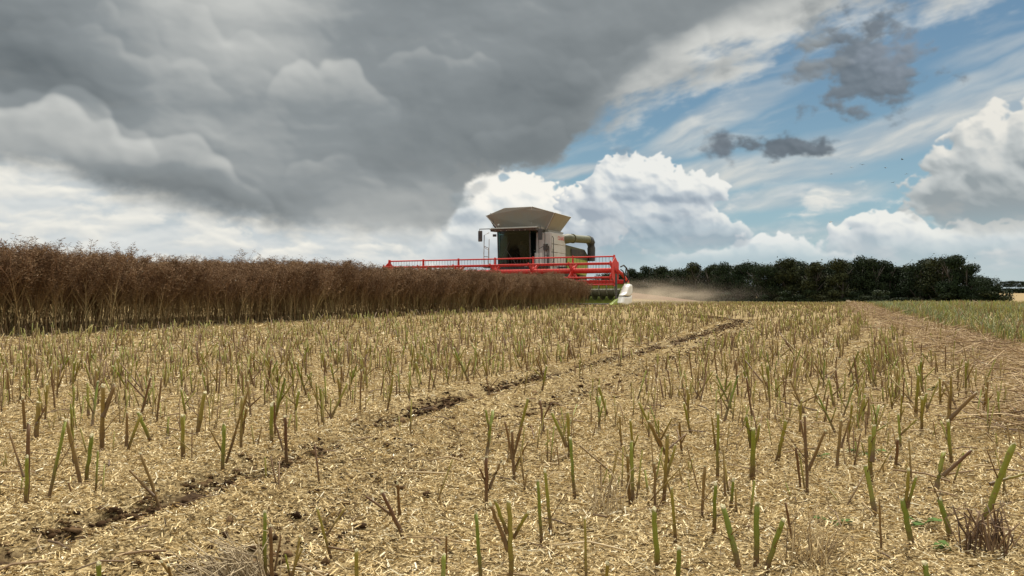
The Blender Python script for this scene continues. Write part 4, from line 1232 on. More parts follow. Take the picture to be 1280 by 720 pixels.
def build_clods():
    r = np.random.default_rng(44)
    n = 60000
    y = 1.6 + (24 - 1.6) * r.random(n) ** 1.9
    pts = np.array(RUT_A); o = np.argsort(pts[:, 1])
    x = np.interp(y, pts[o, 1], pts[o, 0]) + r.normal(0, 0.055, n) * (1 + 0.02 * y)
    pb = np.array(RUT_B); ob = np.argsort(pb[:, 1]); sel = r.random(n) < 0.14
    x = np.where(sel, np.interp(y, pb[ob, 1], pb[ob, 0]) + r.normal(0, 0.14, n), x)
    clump = fbm(x * 1.3, y * 1.3, 661, 4, 0.6)
    k = (clump > -0.16) & (r.random(n) < .5 + .45 * sstep(y, 2.5, 6))
    x, y = x[k], y[k]; n = len(x)
    s = 0.0018 + 0.010 * r.random(n) ** 7 + 0.00035 * y
    ico = np.array([[0, 0, 1], [.894, 0, .447], [.276, .851, .447], [-.724, .526, .447], [-.724, -.526, .447], [.276, -.851, .447],
                    [.724, .526, -.447], [-.276, .894, -.447], [-.894, 0, -.447], [-.276, -.894, -.447], [.724, -.526, -.447], [0, 0, -1]])
    fi = np.array([[0, 1, 2], [0, 2, 3], [0, 3, 4], [0, 4, 5], [0, 5, 1], [1, 6, 2], [2, 7, 3], [3, 8, 4], [4, 9, 5], [5, 10, 1],
                   [2, 6, 7], [3, 7, 8], [4, 8, 9], [5, 9, 10], [1, 10, 6], [11, 7, 6], [11, 8, 7], [11, 9, 8], [11, 10, 9], [11, 6, 10]])
    v = ico[None] * (1 + r.normal(0, 0.34, (n, 12, 1))) * (s[:, None, None] * np.array([1.3, 1.1, 0.8])[None, None]) * r.uniform(.7, 1.3, (n, 1, 3))
    v = v + np.stack([x, y, g_full(x, y) + s * 0.25], 1)[:, None, :]
    f = (np.arange(n) * 12)[:, None, None] + fi[None]
    m, t, b = new_mat("damp_soil")
    c = ramp(t, island(t), [(0, (.024, .013, .007)), (0.55, (.075, .044, .022)), (1, (.20, .128, .066))])
    t.links.new(c.k, b.inputs['Base Color']); b.inputs['Roughness'].default_value = 1.0; b.inputs['Specular IOR Level'].default_value = 0.05
    bump(t, b, noise(t, obj_coord(t), 180, 3), 0.6, 0.004)
    tag(put("soil_crumbs", mesh_np("soil_crumbs", v.reshape(-1, 3), f.reshape(-1, 3), m, smooth=False)), "dark crumbled soil thrown up along the wheel rut", "soil", kind='stuff')

# ------------------------------------------------------------------ stalk material: brown foot, green or straw-yellow shaft, pale cut end
def mat_stalk():
    m, t, b = new_mat("cut_stalk")
    s, h = attr(t, 'tone'), attr(t, 'along')
    P = obj_coord(t)
    n = noise(t, P, 60, 3, 0.6)
    shaft = ramp(t, s, [(0.0, (.095, .038, .014)), (0.25, (.15, .080, .023)), (0.45, (.215, .140, .030)), (0.62, (.225, .185, .024)), (0.82, (.185, .195, .018)), (1.0, (.115, .155, .015))])
    foot = mix(t, n, (.062, .034, .014), (.17, .100, .038))
    c = mix(t, (h + (n - 0.5) * 0.7).step(0.08, 0.72), foot, shaft)
    c = mix(t, (n.step(0.60, 0.70)) * 0.5, c, (.17, .085, .035))
    t.links.new(c.k, b.inputs['Base Color']); b.inputs['Roughness'].default_value = 0.55
    b.inputs['Specular IOR Level'].default_value = 0.35
    bump(t, b, noise(t, P, 240, 2), 0.3, 0.002)
    return m
def mat_pith():
    m, t, b = new_mat("cut_pith")
    c = mix(t, noise(t, obj_coord(t), 300, 2), (.28, .23, .10), (.62, .57, .36))
    t.links.new(c.k, b.inputs['Base Color']); b.inputs['Roughness'].default_value = 0.85
    return m
STALK, PITH = mat_stalk(), mat_pith()

def stalk_mesh(pts, r0, r1, tone, seed, sides=9):
    """One cut shaft with a knobbly, slightly crooked length; open-cut oblique top. Returns mesh and top frame."""
    r = np.random.default_rng(seed)
    pts = [np.array(p, float) for p in pts]
    seg = 7
    C = []
    for a, b in zip(pts[:-1], pts[1:]):
        for k in range(seg): C.append(a + (b - a) * k / seg)
    C.append(pts[-1]); C = np.array(C)
    n = len(C)
    C[1:-1] += r.normal(0, r0 * 0.12, (n - 2, 3))
    T = np.gradient(C, axis=0); A, B = frames(T)
    tt = np.linspace(0, 1, n)
    R = r0 + (r1 - r0) * tt
    for k in r.integers(1, n - 1, 2): R[k] *= r.uniform(1.06, 1.18)
    R[0] *= 1.15
    ang = np.arange(sides) * 2 * np.pi / sides
    rib = 1 + 0.05 * np.cos(ang * 4 + r.uniform(0, 6))
    v = C[:, None] + R[:, None, None] * rib[None, :, None] * (np.cos(ang)[None, :, None] * A[:, None] + np.sin(ang)[None, :, None] * B[:, None])
    slope = r.uniform(-0.9, 0.9)
    v[-1] += (R[-1] * (np.cos(ang) * slope + r.uniform(-.55, .55, sides)))[:, None] * (T[-1] / np.linalg.norm(T[-1]))[None]
    top = v[-1].copy()
    v = v.reshape(-1, 3)
    q = []
    for k in range(n - 1):
        for j in range(sides):
            q.append((k * sides + j, k * sides + (j + 1) % sides, (k + 1) * sides + (j + 1) % sides, (k + 1) * sides + j))
    cap = [[(n - 1) * sides + j for j in range(sides)]]
    me = mesh_np("stem", v, [np.array(q), np.array(cap)], STALK, dict(along=np.repeat(tt, sides), tone=np.full(len(v), tone)), smooth=True)
    return me, top, T[-1] / np.linalg.norm(T[-1])

def pith_mesh(top, T, seed):
    """The pale ragged cut face, a thin plug standing a hair proud of the shaft."""
    r = np.random.default_rng(seed)
    n = len(top); c = top.mean(0)
    outer = c + (top - c) * 1.03 + T * 0.0006
    outer2 = outer + T * r.uniform(0.0005, 0.003, (n, 1))
    inner = c + (top - c) * 0.5 + T * r.uniform(-0.001, 0.003, (n, 1))
    v = np.concatenate([outer - T * 0.002, outer2, inner, [c + T * 0.001]])
    q = []
    for j in range(n):
        k = (j + 1) % n
        q += [(j, k, n + k, n + j), (n + j, n + k, 2 * n + k, 2 * n + j)]
    tr = [(2 * n + j, 2 * n + (j + 1) % n, 3 * n) for j in range(n)]
    return mesh_np("cut_end", v, [np.array(q), np.array(tr)], PITH, smooth=False)

FOOT = []      # where hand-placed stalks stand
def cut_plant(px, py, tx, ty, wpx, tone, label, limbs=(), mid=None, white=True, seed=0):
    """A stubble plant rooted at photo point (px, py), its tip near (tx, ty) at about the same distance; limbs fork from it."""
    X, Y = ground_pt(px, min(py, 745))
    r = np.random.default_rng(1000 + int(px) * 7 + int(py))
    k = Y / 1060
    root = tag(put("rape_stalk", None, loc=(X, Y, float(g_full(X, Y)) - 0.006)), label, "crop stalk", "cut rape stalks close to the camera")
    root.empty_display_size = 0.1
    def off(qx, qy): return np.array([(qx - px) * k, r.normal(0, 0.012), (py - qy) * k * 1.0 + 0.006])
    rad = wpx * k / 2 * .72
    tip = off(tx, ty); tip[1] += r.normal(0, 0.02)
    pts = [(0, 0, 0)] + ([off(*mid)] if mid else []) + [tip]
    me, top, T = stalk_mesh(pts, rad * 1.08, rad * 0.92, tone, seed + int(px))
    s = put("stem", me, root)
    if white: put("cut_end", pith_mesh(top, T, int(px)), s)
    for (fx, fy, qx, qy, w2, tone2) in limbs:
        me, top, T = stalk_mesh([off(fx, fy), off(qx, qy)], w2 * k / 2, w2 * k / 2 * 0.7, tone2, seed + int(qx) + 3)
        b = put("branch", me, root)
        if w2 >= 4: put("cut_end", pith_mesh(top, T, int(qx)), b)
    for q in range(int(r.integers(0, 3))):          # dry side twigs left by the cutter
        f = np.array(tip) * r.uniform(.25, .95); L = r.uniform(.25, .6) * abs(py - ty) * k; th = r.uniform(0, 6.28)
        me, top, T = stalk_mesh([f, f + np.array([math.cos(th) * .6, math.sin(th) * .4, r.uniform(.2, 1.0)]) * L], rad * .22 + .0005, rad * .12 + .0003, r.uniform(.05, .5), seed + q + int(py), 5)
        put("branch", me, root)
    FOOT.append((X, Y))

def build_foreground_stalks():
    G, O, B_, R_ = 0.93, 0.66, 0.34, 0.08
    S = cut_plant
    S(1210, 676, 1256, 552, 10, .80, "thick stump leaning right beside shredded dark fibres, snapped halfway", [(1238, 604, 1282, 590, 4, .6)], mid=(1231, 628))
    S(1139, 682, 1128, 622, 9, G, "stout green stalk with a twin thin brown shoot, left of the shredded stump", [(1131, 640, 1133, 584, 5, .6), (1133, 632, 1141, 592, 4, .85)])
    S(1188, 674, 1175, 622, 8, G, "plain green stalk leaning left, between the twin-topped stalk and shredded stump")
    S(1168, 616, 1186, 571, 8, .80, "olive stalk tilted right with a red-brown twig crossing its top", [(1178, 596, 1211, 563, 5, .05)])
    S(1094, 645, 1089, 586, 8, .80, "green-yellow stalk standing below green seedlings right of centre")
    S(1087, 600, 1085, 545, 7, .72, "olive stalk rising just behind the green-yellow stalk by the seedlings", [(1086, 575, 1093, 532, 6, .78)])
    S(1100, 688, 1098, 622, 3.5, .3, "thin brown stick just right of the green-yellow seedling stalk", white=False)
    S(1160, 738, 1157, 704, 9, G, "short green stub cut off by the bottom edge at lower right")
    S(1118, 585, 1118, 548, 5, R_, "short red-brown stub alone right of the green seedlings")
    S(925, 712, 909, 636, 9, G, "left of three bright green stalks at the bottom, leaning left")
    S(944, 707, 947, 628, 9, G, "upright middle one of three bright green stalks at the bottom")
    S(955, 710, 976, 645, 9, .88, "right of three bright green stalks at the bottom, leaning right")
    S(846, 735, 843, 678, 8, G, "green stalk at bottom edge right of a taller green one")
    S(891, 671, 890, 607, 6, G, "slim upright green stalk left of the three bright green ones")
    S(913, 634, 914, 598, 5, G, "short slim green stalk behind the left bright green one")
    S(876, 649, 881, 583, 5, B_, "brown stick leaning slightly right beside slim green stalk")
    S(991, 683, 980, 628, 4, .15, "thin dark brown stick leaning left, right of the three bright green stalks", white=False)
    S(940, 600, 939, 536, 8, .82, "yellow-green forked stalk with two cut arms in the middle right", [(939, 560, 930, 520, 5, .85), (941, 570, 950, 532, 4, .6)])
    S(896, 600, 897, 514, 5, .80, "tall thin green-tipped stalk left of the yellow-green fork", [(896, 562, 890, 520, 3, .5)])
    S(1008, 620, 1010, 525, 5, .2, "tall dark brown stalk with side twigs standing right of the fork", [(1009, 590, 1028, 540, 4, .3), (1009, 575, 1003, 530, 3, .15)])
    S(1000, 610, 992, 556, 4, .12, "thin brown stick leaning left against the tall dark one")
    S(1044, 586, 1054, 524, 5, .38, "brown stalk leaning right with a curl of twig at its tip", [(1049, 556, 1062, 520, 3, .3)])
    S(1183, 549, 1191, 490, 6, .42, "forked brown stalk near the swath with one long arm to the right", [(1187, 524, 1217, 491, 5, .3), (1188, 512, 1185, 470, 3, .5)])
    S(1151, 542, 1147, 498, 5, .62, "short olive stalk left of the forked one near the swath", [(1150, 525, 1156, 494, 4, .7)])
    S(602, 736, 595, 645, 6.5, G, "bright green rod at the bottom edge left of a three-armed stump")
    S(640, 738, 636, 627, 8.5, .60, "three-armed stump with dark crotch at the bottom centre", [(636, 686, 613, 629, 6, .3), (634, 664, 619, 622, 5, .72), (642, 674, 660, 640, 5, .66)], mid=(638, 684))
    S(608, 630, 608, 569, 6, R_, "red-brown stub with one arm reaching right, centre foreground", [(610, 610, 627, 573, 4, .3), (607, 600, 600, 580, 3, .1)])
    S(677, 682, 672, 601, 5.5, .90, "left one of a pair of slim green rods at centre foreground")
    S(689, 666, 681, 588, 5.5, .72, "right one of a pair of slim rods, olive, at centre foreground")
    S(718, 624, 713, 550, 5.5, .92, "straight green rod standing behind the pair of slim rods")
    S(713, 572, 709, 517, 5.5, .60, "olive stub behind the straight green rod with a leaning neighbour", [(708, 560, 690, 518, 4.5, .75)])
    S(733, 738, 732, 651, 4.5, .58, "thin olive rod with a frayed white tip near bottom centre")
    S(756, 740, 757, 697, 6, .55, "short olive stub at the bottom edge beside the frayed rod")
    S(643, 602, 640, 540, 5, .22, "brown bunch of twigs fanned upward in the mid foreground", [(642, 580, 631, 528, 3.5, .25), (641, 575, 652, 535, 3.5, .2), (641, 590, 660, 552, 2.5, .3)])
    S(507, 680, 478, 621, 6, .05, "dark brown crooked fork lying over to the left at centre left", [(492, 652, 458, 627, 3.5, .1), (500, 650, 499, 608, 4, .22)])
    S(822, 713, 816, 637, 9, .85, "tall stout green stalk with white cut top, right of bottom centre", mid=(819, 690))
    S(553, 740, 553, 701, 8, .85, "stout green stub cut short at the bottom left of centre")
    S(558, 709, 559, 666, 4, .25, "thin brown stick above the stout green stub")
    S(447, 740, 446, 692, 7, .60, "olive stub at the bottom edge beside a bent twig")
    S(416, 700, 398, 636, 4.5, .62, "bent olive stem with drooping twig near bottom left", [(412, 684, 443, 690, 3, .2), (408, 672, 430, 640, 3, .5)])
    S(787, 629, 781, 564, 5, .36, "brown stick leaning left against an olive one, right of centre")
    S(791, 629, 791, 555, 6, .80, "olive-green rod beside the brown leaning stick")
    S(829, 629, 832, 541, 6, .52, "tall mottled stalk with a thin arm, right of centre", [(830, 600, 845, 556, 4, .6)])
    S(818, 633, 819, 577, 4, .3, "thin brown rod just left of the tall mottled stalk")
    S(844, 677, 838, 608, 5.5, .62, "olive rod leaning left above the stout green stalks")
    S(36, 642, 31, 537, 6.5, .12, "tall brown stalk at far left with a green shoot beside it", [(35, 600, 8, 548, 3, .3), (37, 640, 40, 575, 5, .8)])
    S(62, 629, 74, 532, 5.5, .84, "slender green stem leaning right next to the tall brown stalk at left")
    S(104, 609, 84, 526, 6.5, .38, "left arm of a V of two stalks, brownish, at the left")
    S(108, 606, 119, 540, 6.5, .92, "right arm of a V of two stalks, green, at the left")
    S(129, 562, 133, 481, 7, .45, "tan stalk with torn top standing behind the V at left", [(132, 520, 141, 482, 6, .3)])
    S(207, 633, 176, 552, 5, .35, "brown stem leaning far left with a side twig, left foreground", [(196, 604, 165, 572, 3.5, .3)])
    S(230, 575, 230, 520, 6.5, .66, "thick olive post left of centre with a rough top")
    S(279, 593, 281, 532, 6.5, .86, "green post with a thin twig rising beside it, left middle ground", [(282, 580, 312, 484, 3, .4), (280, 572, 262, 536, 2.5, .4)])
    S(359, 580, 358, 519, 5.5, .04, "red-brown rod beside the dark soil of the rut", [(358, 560, 346, 528, 2.5, .1)])
    S(247, 542, 256, 488, 6.5, .58, "olive stalk leaning right behind the thick olive post")
    S(191, 553, 177, 514, 6, .84, "short green stalk leaning left behind the side-twig stem")
    S(158, 566, 172, 519, 5, .60, "olive stalk tilted right behind the leaning brown stem", [(160, 556, 160, 515, 4, .3)])
    S(340, 562, 340, 510, 6, .80, "green-yellow stub just left of the red-brown rod")
    S(302, 569, 302, 500, 5, .52, "mottled stick between the green post and green-yellow stub", [(302, 545, 311, 512, 4, .4)])
    S(47, 549, 48, 503, 8, .50, "thick split olive stub at far left middle ground", [(47, 530, 57, 507, 3, .2)])
    S(33, 540, 32, 497, 5, .30, "brown stick left of the thick split stub")
    S(222, 740, 224, 674, 5.5, .30, "brown forked stick at the bottom left edge", [(222, 706, 207, 676, 4, .4)])
    S(333, 716, 331, 626, 6.5, .90, "green rod growing out of a grey tuft of dead grass")
    S(342, 738, 340, 652, 6.5, .16, "brown rod next to the green one by the grey tuft", [(344, 710, 349, 668, 3, .2)])
    S(364, 735, 372, 674, 4, .50, "thin olive stem right of the grey tuft", [(366, 720, 360, 690, 3, .8), (366, 720, 381, 682, 3, .5)])
    S(127, 742, 127, 706, 8, .88, "green stub barely showing at the bottom left edge")

def build_more_stalks():
    """The rest of the 300 nearest plants: eight kinds of small fork, copied."""
    r = np.random.default_rng(77)
    kinds = []
    for i in range(14):
        h = r.uniform(.13, .21)
        tone = (.92, .30, .62, .10, .80, .45, .70, .22, .88, .55, .35, .66, .15, .76)[i]
        rad = r.uniform(.0042, .0068)
        tip = (r.normal(0, .03), r.normal(0, .03), h)
        root = bpy.data.objects.new("rape_stalk", None); root.empty_display_size = 0.1
        kids = []
        me, top, T = stalk_mesh([(0, 0, -.008), tip], rad, rad * .85, tone, 200 + i, 7)
        s = bpy.data.objects.new("stem", me); kids.append((s, root))
        kids.append((bpy.data.objects.new("cut_end", pith_mesh(top, T, i)), s))
        for k in range(int(r.integers(0, 3))):
            f = np.array(tip) * r.uniform(.1, .6)
            q = f + np.array([r.normal(0, .035), r.normal(0, .035), h * r.uniform(.3, .6)])
            me, top, T = stalk_mesh([f, q], rad * .65, rad * .5, float(np.clip(tone + r.normal(0, .15), 0, 1)), 300 + i * 5 + k, 6)
            kids.append((bpy.data.objects.new("branch", me), root))
        kinds.append((root, kids))
    F = np.array(FOOT)
    placed = 0
    tries = 0
    spots = []
    while placed < 300 - len(FOOT) and tries < 20000:
        tries += 1
        y = math.sqrt(r.uniform(2.5 ** 2, 7.6 ** 2)); x = r.uniform(-1, 1) * (0.63 * y)
        if np.min(np.hypot(F[:, 0] - x, F[:, 1] - y)) < 0.15 + 0.02 * y: continue
        if min(line_d(np.array([x]), np.array([y]), RUT_A)[0], 9) < 0.17 or line_d(np.array([x]), np.array([y]), RUT_B)[0] < 0.20: continue
        if abs(float(side_of_swath(np.array([x]), np.array([y]))[0])) < 0.5 or uncut(x, y, 0.2): continue
        if spots and min(math.hypot(a - x, b - y) for a, b in spots) < 0.14: continue
        spots.append((x, y)); placed += 1
    for (x, y) in spots:
        root, kids = kinds[int(r.integers(len(kinds)))]
        o = root.copy(); COL.objects.link(o)
        o.location = (x, y, float(g_full(x, y))); o.rotation_euler = (0, 0, r.uniform(0, 6.28)); s = r.uniform(.8, 1.2); o.scale = (s, s, s * r.uniform(.85, 1.15))
        left = line_d(np.array([x]), np.array([y]), RUT_A)[0]
        side = x < np.interp(y, [p[1] for p in RUT_A], [p[0] for p in RUT_A])
        tag(o, "small cut stalk in the crowd between the wheel rut and standing crop" if side else "small cut stalk in the crowd between the wheel rut and brown swath",
            "crop stalk", "cut stalks left of the rut" if side else "cut stalks right of the rut")
        new = {root: o}
        for (c, par) in kids:
            d = c.copy(); COL.objects.link(d); d.parent = new[par]; new[c] = d
    return spots

def build_far_stubble(spots):
    r = np.random.default_rng(88)
    X, Y, Hh, Rr, Tn = [], [], [], [], []
    for (n, y0, y1, hs, rad) in ((800, 2.3, 4.8, .13, .0034), (2100, 4.6, 8, .16, .0050), (4400, 7.2, 15, .18, .0070), (9000, 15, 32, .19, .0095), (16000, 32, 62, .18, .0105), (11000, 62, 97, .19, .016)):
        x, y = scatter(n, y0, y1, 2.0, seed=90 + int(y0))
        d = np.minimum(line_d(x, y, RUT_A), line_d(x, y, RUT_B) * 1.1)
        k = ~uncut(x, y, 0.25) & (~uncut(x, y, 1.3) | (r.random(n) < .5)) & (d > 0.17 + 0.006 * y) & ((np.abs(side_of_swath(x, y)) > 0.5) | (r.random(n) < .08 + .012 * y))
        # drilled rows: crowd the plants onto lines that run with the machine
        a, b = to_machine(x, y)
        k &= (r.random(n) < 0.55 + 0.45 * np.cos(a * 2 * np.pi / 0.55))
        x, y = x[k], y[k]
        g = sstep(side_of_swath(x, y), 0.8, 2.5) * (y < 80)
        rep = 2
        for q in range(rep):
            nn = len(x)
            X.append(x + r.normal(0, .03, nn)); Y.append(y + r.normal(0, .03, nn))
            Hh.append(hs * r.uniform(.35, 1.25, nn) * (1 + 0.5 * g)); Rr.append(rad * r.uniform(.6, 1.1, nn))
            Tn.append(np.clip(r.beta(2, 1.8, nn) * 0.85 + 0.05 + 0.25 * g * r.random(nn), 0, 1))
    X, Y, Hh, Rr, Tn = map(np.concatenate, (X, Y, Hh, Rr, Tn))
    N = len(X)
    p0 = np.stack([X, Y, g_full(X, Y) - 0.01], 1)
    lean = np.where(r.random(N) < .15, .5, .14)
    p1 = p0 + np.stack([r.normal(0, 1, N) * lean * Hh, r.normal(0, 1, N) * lean * Hh, Hh], 1)
    v, q, c, tt = tubes(p0, p1, Rr, Rr * .8, 4)
    nv = 8
    idx = np.concatenate([np.zeros(len(q), int), np.ones(len(c), int)])
    me = mesh_np("far_stubble", v, [q, c], [STALK, PITH], dict(along=tt, tone=np.repeat(Tn, nv)), mat_idx=idx)
    tag(put("far_stubble", me), "cut stubble standing in rows across the far field", "stubble", kind='stuff')

def build_swath():
    """The windrow of tangled brown stems, and the weedy green strip beside it."""
    r = np.random.default_rng(99)
    n = 3900
    y = 3.6 + (36 - 3.6) * r.random(n) ** 2.0
    sy = np.array([p[1] for p in SWATH]); sx = np.array([p[0] for p in SWATH])
    xc = -side_of_swath(np.zeros(n), y) + .12 * np.sin(y * 1.3)
    lat = r.normal(0, 0.33, n); x = xc + lat
    sec = r.random(n) < 0.12
    x = np.where(sec & (y > 12), xc + 6.2 + 0.06 * y + r.normal(0, .8, n), x)
    hgt = 0.13 * np.exp(-(lat / 0.5) ** 2) * r.random(n)
    L = r.uniform(.12, .55, n); yaw = r.uniform(0, 2 * np.pi, n); ti = r.normal(0, .22, n)
    c = np.stack([x, y, g_full(x, y) + hgt + .012], 1)
    d = np.stack([np.cos(yaw) * np.cos(ti), np.sin(yaw) * np.cos(ti), np.sin(ti)], 1) * (L / 2)[:, None]
    rad = r.uniform(.0012, .0034, n) * (0.8 + 0.035 * y)
    v, q, cp, tt = tubes(c - d, c + d, rad, rad * .7, 3, r.normal(0, 1, (n, 3)) * (L * .06)[:, None])
    m, t, b = new_mat("swath_stem")
    col = ramp(t, island(t), [(0, (.10, .056, .026)), (0.35, (.25, .155, .070)), (0.7, (.42, .29, .145)), (1, (.60, .46, .27))])
    t.links.new(col.k, b.inputs['Base Color']); b.inputs['Roughness'].default_value = 0.8
    tag(put("stem_swath", mesh_np("stem_swath", v, [q, cp], m)), "long brown swath of tangled stems lying across the stubble", "swath", kind='stuff')
    # weeds
    n = 15000
    y = 6 + (52 - 6) * r.random(n) ** 1.3
    xc = np.where(y > sy.max(), sx[-1] + (y - sy.max()) * 0.40, np.interp(y, sy, sx))
    x = xc + 0.9 + r.random(n) ** 1.2 * 7.0
    k = fbm(x * .5, y * .28, 671, 4, .55) > -.06
    x, y = x[k], y[k]; n = len(x)
    h = r.uniform(.08, .27, n)
    p0 = np.stack([x, y, g_full(x, y) - .005], 1)
    p1 = p0 + np.stack([r.normal(0, .5, n) * h, r.normal(0, .5, n) * h, h], 1)
    rad = r.uniform(.003, .007, n) * (0.6 + .03 * y)
    v, q, cp, tt = tubes(p0, p1, rad, rad * .3, 3, r.normal(0, .12, (n, 3)) * h[:, None])
    m, t, b = new_mat("weed_green")
    col = ramp(t, island(t), [(0, (.075, .095, .020)), (0.5, (.12, .155, .030)), (1, (.20, .20, .055))])
    t.links.new(col.k, b.inputs['Base Color']); b.inputs['Roughness'].default_value = 0.6
    tag(put("weed_growth", mesh_np("weed_growth", v, [q, cp], m)), "low green weeds growing among the stubble right of the swath", "weeds", kind='stuff')

def leaf_plant(px, py, n, size, label):
    """A volunteer seedling: lobed leaves on short stalks."""
    X, Y = ground_pt(px, py)
    r = np.random.default_rng(int(px))
    root = tag(put("seedling", None, loc=(X, Y, float(g_full(X, Y)))), label, "seedling", "volunteer seedlings in the straw")
    for i in range(n):
        a = r.uniform(0, 2 * math.pi); L = size * r.uniform(.6, 1.1); up = r.uniform(.25, .9)
        ring = []
        for (s, w) in ((0, .02), (.35, .05), (.5, .26), (.65, .2), (.78, .32), (.92, .2), (1, .02)):
            c = np.array([math.cos(a) * s * L, math.sin(a) * s * L, L * (up * s - .45 * s * s)])
            sd = np.array([-math.sin(a), math.cos(a), 0]) * w * L
            ring.append((c - sd + [0, 0, .12 * w * L], c + [0, 0, -.1 * w * L], c + sd + [0, 0, .12 * w * L]))
        v = np.array(ring).reshape(-1, 3)
        f = [(3 * k + j, 3 * k + j + 1, 3 * k + j + 4, 3 * k + j + 3) for k in range(6) for j in range(2)]
        o = put("leaf", mesh_np("leaf", v, np.array(f), LEAF, smooth=True), root)
        md = o.modifiers.new("thick", 'SOLIDIFY'); md.thickness = .0008
LEAF, _t, _b = new_mat("seedling_leaf")
_c = mix(_t, noise(_t, obj_coord(_t), 40, 2), (.045, .095, .022), (.10, .155, .035))
_t.links.new(_c.k, _b.inputs['Base Color']); _b.inputs['Roughness'].default_value = .85; _b.inputs['Specular IOR Level'].default_value = .1

def tuft(px, py, n, L0, L1, lean, cols, name, label, cat, rad):
    X, Y = ground_pt(px, min(py, 745))
    r = np.random.default_rng(int(px) + 5)
    root = tag(put(name, None, loc=(X, Y, float(g_full(X, Y)))), label, cat)
    p0 = np.stack([r.normal(0, .03, n), r.normal(0, .03, n), np.full(n, -.003)], 1)
    L = r.uniform(L0, L1, n)
    d = np.stack([r.normal(lean[0], .32, n), r.normal(lean[1], .3, n), np.abs(r.normal(lean[2], .25, n)) + .1], 1)
    d /= np.linalg.norm(d, axis=1, keepdims=True)
    p1 = p0 + d * L[:, None]
    bend = np.stack([r.normal(0, .02, n), r.normal(0, .02, n), r.uniform(.0, .05, n)], 1) * 1.0
    R = r.uniform(.6, 1.2, n) * rad
    v, q, cp, tt = tubes(p0, p1, R, R * .45, 4, bend)
    m, t, b = new_mat(name + "_blade")
    c = ramp(t, island(t), cols); t.links.new(c.k, b.inputs['Base Color']); b.inputs['Roughness'].default_value = .85
    put("blades", mesh_np("blades", v, [q, cp], m), root)

build_chaff(); build_twigs(); build_clods()
build_foreground_stalks()
_spots = build_more_stalks()
build_far_stubble(_spots)
build_swath()
for (px, py, n, s, lb) in ((1080, 566, 9, .075, "blue-green seedling beside the green-yellow stalk right of centre"), (1040, 652, 8, .06, "small seedling with notched leaves below the brown curl-tipped stalk"),
                           (1150, 655, 6, .05, "seedling flat on the straw right of the twin-topped stalk"), (1022, 572, 5, .045, "tiny seedling left of the blue-green one"),
                           (1190, 690, 6, .045, "small seedling at the foot of the plain green stalk"), (1165, 492, 6, .06, "pale seedling close to the brown swath")):
    leaf_plant(px, py, n, s, lb)
tuft(312, 722, 190, .05, .15, (-.55, -.3, .42), [(0, (.12, .085, .045)), (.5, (.34, .26, .15)), (1, (.58, .47, .30))], "dead_grass_tuft", "grey tuft of dead grass slumped around a green rod at bottom left", "grass tuft", .0018)
tuft(1236, 690, 46, .05, .13, (.25, 0, .8), [(0, (.06, .032, .016)), (.5, (.16, .092, .045)), (1, (.32, .21, .11))], "shredded_stem", "shredded dark fibres beside the thick leaning stump at lower right", "broken stem", .0028)
tuft(1012, 704, 50, .05, .15, (.3, .2, .7), [(0, (.15, .10, .05)), (.5, (.38, .27, .13)), (1, (.56, .43, .22))], "dead_grass_tuft", "small pale grass tuft right of the three bright green stalks", "grass tuft", .0014)
tuft(752, 640, 30, .06, .16, (.1, .2, .8), [(0, (.16, .11, .06)), (.5, (.33, .245, .13)), (1, (.48, .38, .22))], "dead_grass_tuft", "thin grey tuft right of the pair of slim rods", "grass tuft", .0015)

# ------------------------------------------------------------------ dust, the straw heap, birds
def build_dust():
    def cloud(name, label, loc, size, dens, col, seed):
        me = bpy.data.meshes.new(name)
        bm = bmesh.new(); bmesh.ops.create_icosphere(bm, subdivisions=3, radius=1.0); bm.to_mesh(me); bm.free()
        m = bpy.data.materials.new(name); m.use_nodes = True; t = m.node_tree; t.nodes.clear()
        out = t.nodes.new('ShaderNodeOutputMaterial'); pv = t.nodes.new('ShaderNodeVolumePrincipled')
        t.links.new(pv.outputs[0], out.inputs['Volume'])
        pv.inputs['Color'].default_value = (*col, 1); pv.inputs['Anisotropy'].default_value = .2
        P = obj_coord(t)
        ln = t.nodes.new('ShaderNodeVectorMath'); ln.operation = 'LENGTH'; t.links.new(P.k, ln.inputs[0])
        fall = V(t, ln.outputs['Value']).step(1.0, .15)
        sp = t.nodes.new('ShaderNodeSeparateXYZ'); t.links.new(P.k, sp.inputs[0])
        n = noise(t, P, 2.2 + seed * .3, 4, .6, .3)
        t.links.new((fall * n.step(.34, .68) * dens).k, pv.inputs['Density'])
        me.materials.append(m)
        o = put(name, me, None, loc); o.scale = size
        tag(o, label, "dust", kind='stuff')
        m.cycles.volume_step_rate = 1.0
    cloud("dust_cloud", "tan dust blowing out to the right behind the combine", (7.8, 50, .1), (5.4, 6.0, 1.25), .26, (.84, .69, .50), 1)
    cloud("dust_veil", "thin dust drifting in front of the wood's left stretch", (12, 62, .2), (8.0, 9.0, 1.9), .022, (.82, .68, .54), 2)

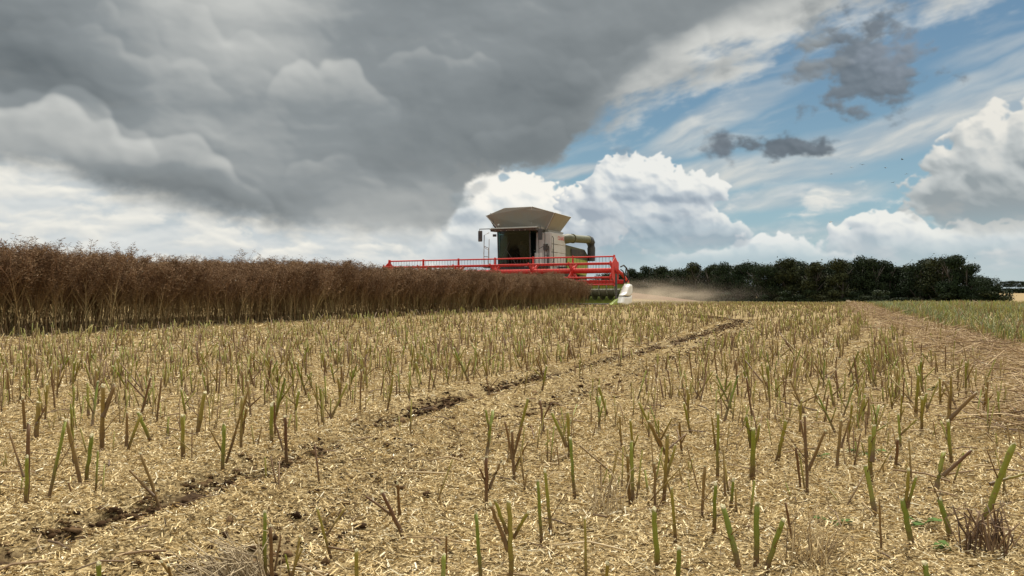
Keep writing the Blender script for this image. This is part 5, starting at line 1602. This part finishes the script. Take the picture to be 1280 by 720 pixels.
def build_heap():
    """A small heap of straw on the crest, far off."""
    X, Y = ground_pt(1062, 379.5)
    Y = min(Y, 84.0); X = (1062 - 640) / 1060 * Y
    r = np.random.default_rng(9)
    n = 1500
    u = r.normal(0, .42, n); w = r.normal(0, .4, n)
    top = .42 * np.exp(-((u + .12) / .34) ** 2 - (w / .5) ** 2) + .33 * np.exp(-((u - .42) / .22) ** 2 - (w / .4) ** 2)
    c = np.stack([u, w, top * r.random(n) ** .5], 1)
    L = r.uniform(.08, .30, n); d = r.normal(0, 1, (n, 3)); d[:, 2] *= .8; d /= np.linalg.norm(d, axis=1, keepdims=True)
    c[:, 2] = np.maximum(c[:, 2], .03)
    R = r.uniform(.006, .014, n)
    v, q, cp, tt = tubes(c - d * (L / 2)[:, None], c + d * (L / 2)[:, None], R, R, 3)
    m, t, b = new_mat("heap_straw")
    col = ramp(t, island(t), [(0, (.22, .15, .09)), (.6, (.46, .34, .21)), (1, (.60, .48, .32))]); t.links.new(col.k, b.inputs['Base Color'])
    o = put("straw_heap", mesh_np("straw_heap", v, [q, cp], m), None, (X, Y, float(g_base(X, Y))))
    tag(o, "small pale straw heap on the field's crest against the dark wood", "straw heap")

def build_birds():
    m, t, b = new_mat("bird_plumage")
    c = mix(t, noise(t, obj_coord(t), 9, 2), (.015, .016, .02), (.05, .05, .055)); t.links.new(c.k, b.inputs['Base Color'])
    r = np.random.default_rng(3)
    body = [(0, -.17, 0, .012), (0, -.12, .005, .035), (0, -.02, 0, .052), (0, .08, 0, .036), (0, .15, 0, .014), (0, .24, 0, .006)]
    def bird_mesh(flap):
        mb = MB().tube([q[:3] for q in body], [q[3] for q in body], 8)
        mb.add([(-.012, .14, .002), (.012, .14, .002), (.055, .27, 0), (0, .235, 0), (-.055, .27, 0), (0, .2, .01)], [(0, 1, 5), (1, 2, 5), (2, 3, 5), (3, 4, 5), (4, 0, 5)], False)
        for s in (-1, 1):
            z1, z2 = .10 * flap, .06 * flap
            a = [(s * .03, -.07, .015), (s * .20, -.11, z1), (s * .42, .02, z2), (s * .22, .03, z1 - .01), (s * .03, .07, .012)]
            lo = [(p[0], p[1], p[2] - .012) for p in a]
            mb.add(a + lo, [(0, 1, 3, 4), (1, 2, 3), (9, 8, 6, 5), (8, 7, 6), (0, 1, 6, 5), (1, 2, 7, 6), (2, 3, 8, 7), (3, 4, 9, 8), (4, 0, 5, 9)], False)
        me = bpy.data.meshes.new("bird"); me.from_pydata(mb.v, [], mb.f); me.materials.append(m)
        return me
    kinds = [bird_mesh(f) for f in (1.0, .3, -.7)]
    for (px, py, Y, lb) in ((1040, 217, 150, "bird flying lowest left of the loose flock in the blue sky"), (1065, 209, 140, "bird just left of the pair in the flock's upper left"), (1078.5, 205.5, 125, "bird upper right of its close neighbour in the left half of the flock"),
                            (1108, 209.5, 150, "bird alone in the middle of the flock"), (1129, 199, 125, "highest bird at the right of the flock"), (1134, 217, 160, "faint bird below the highest one at the flock's right"),
                            (1117, 228, 165, "faint bird lowest in the middle of the flock"), (1039, 277, 120, "lone bird low over the wood, beneath the rest of the flock")):
        o = put("bird", kinds[int(r.integers(3))], None, ((px - 640) / 1060 * Y, Y, (HZ - py) / 1060 * Y), (r.uniform(-.2, .2), r.uniform(-.3, .3), r.uniform(0, 6.28)))
        tag(o, lb, "bird", "birds over the wood")
build_dust(); build_heap(); build_birds()
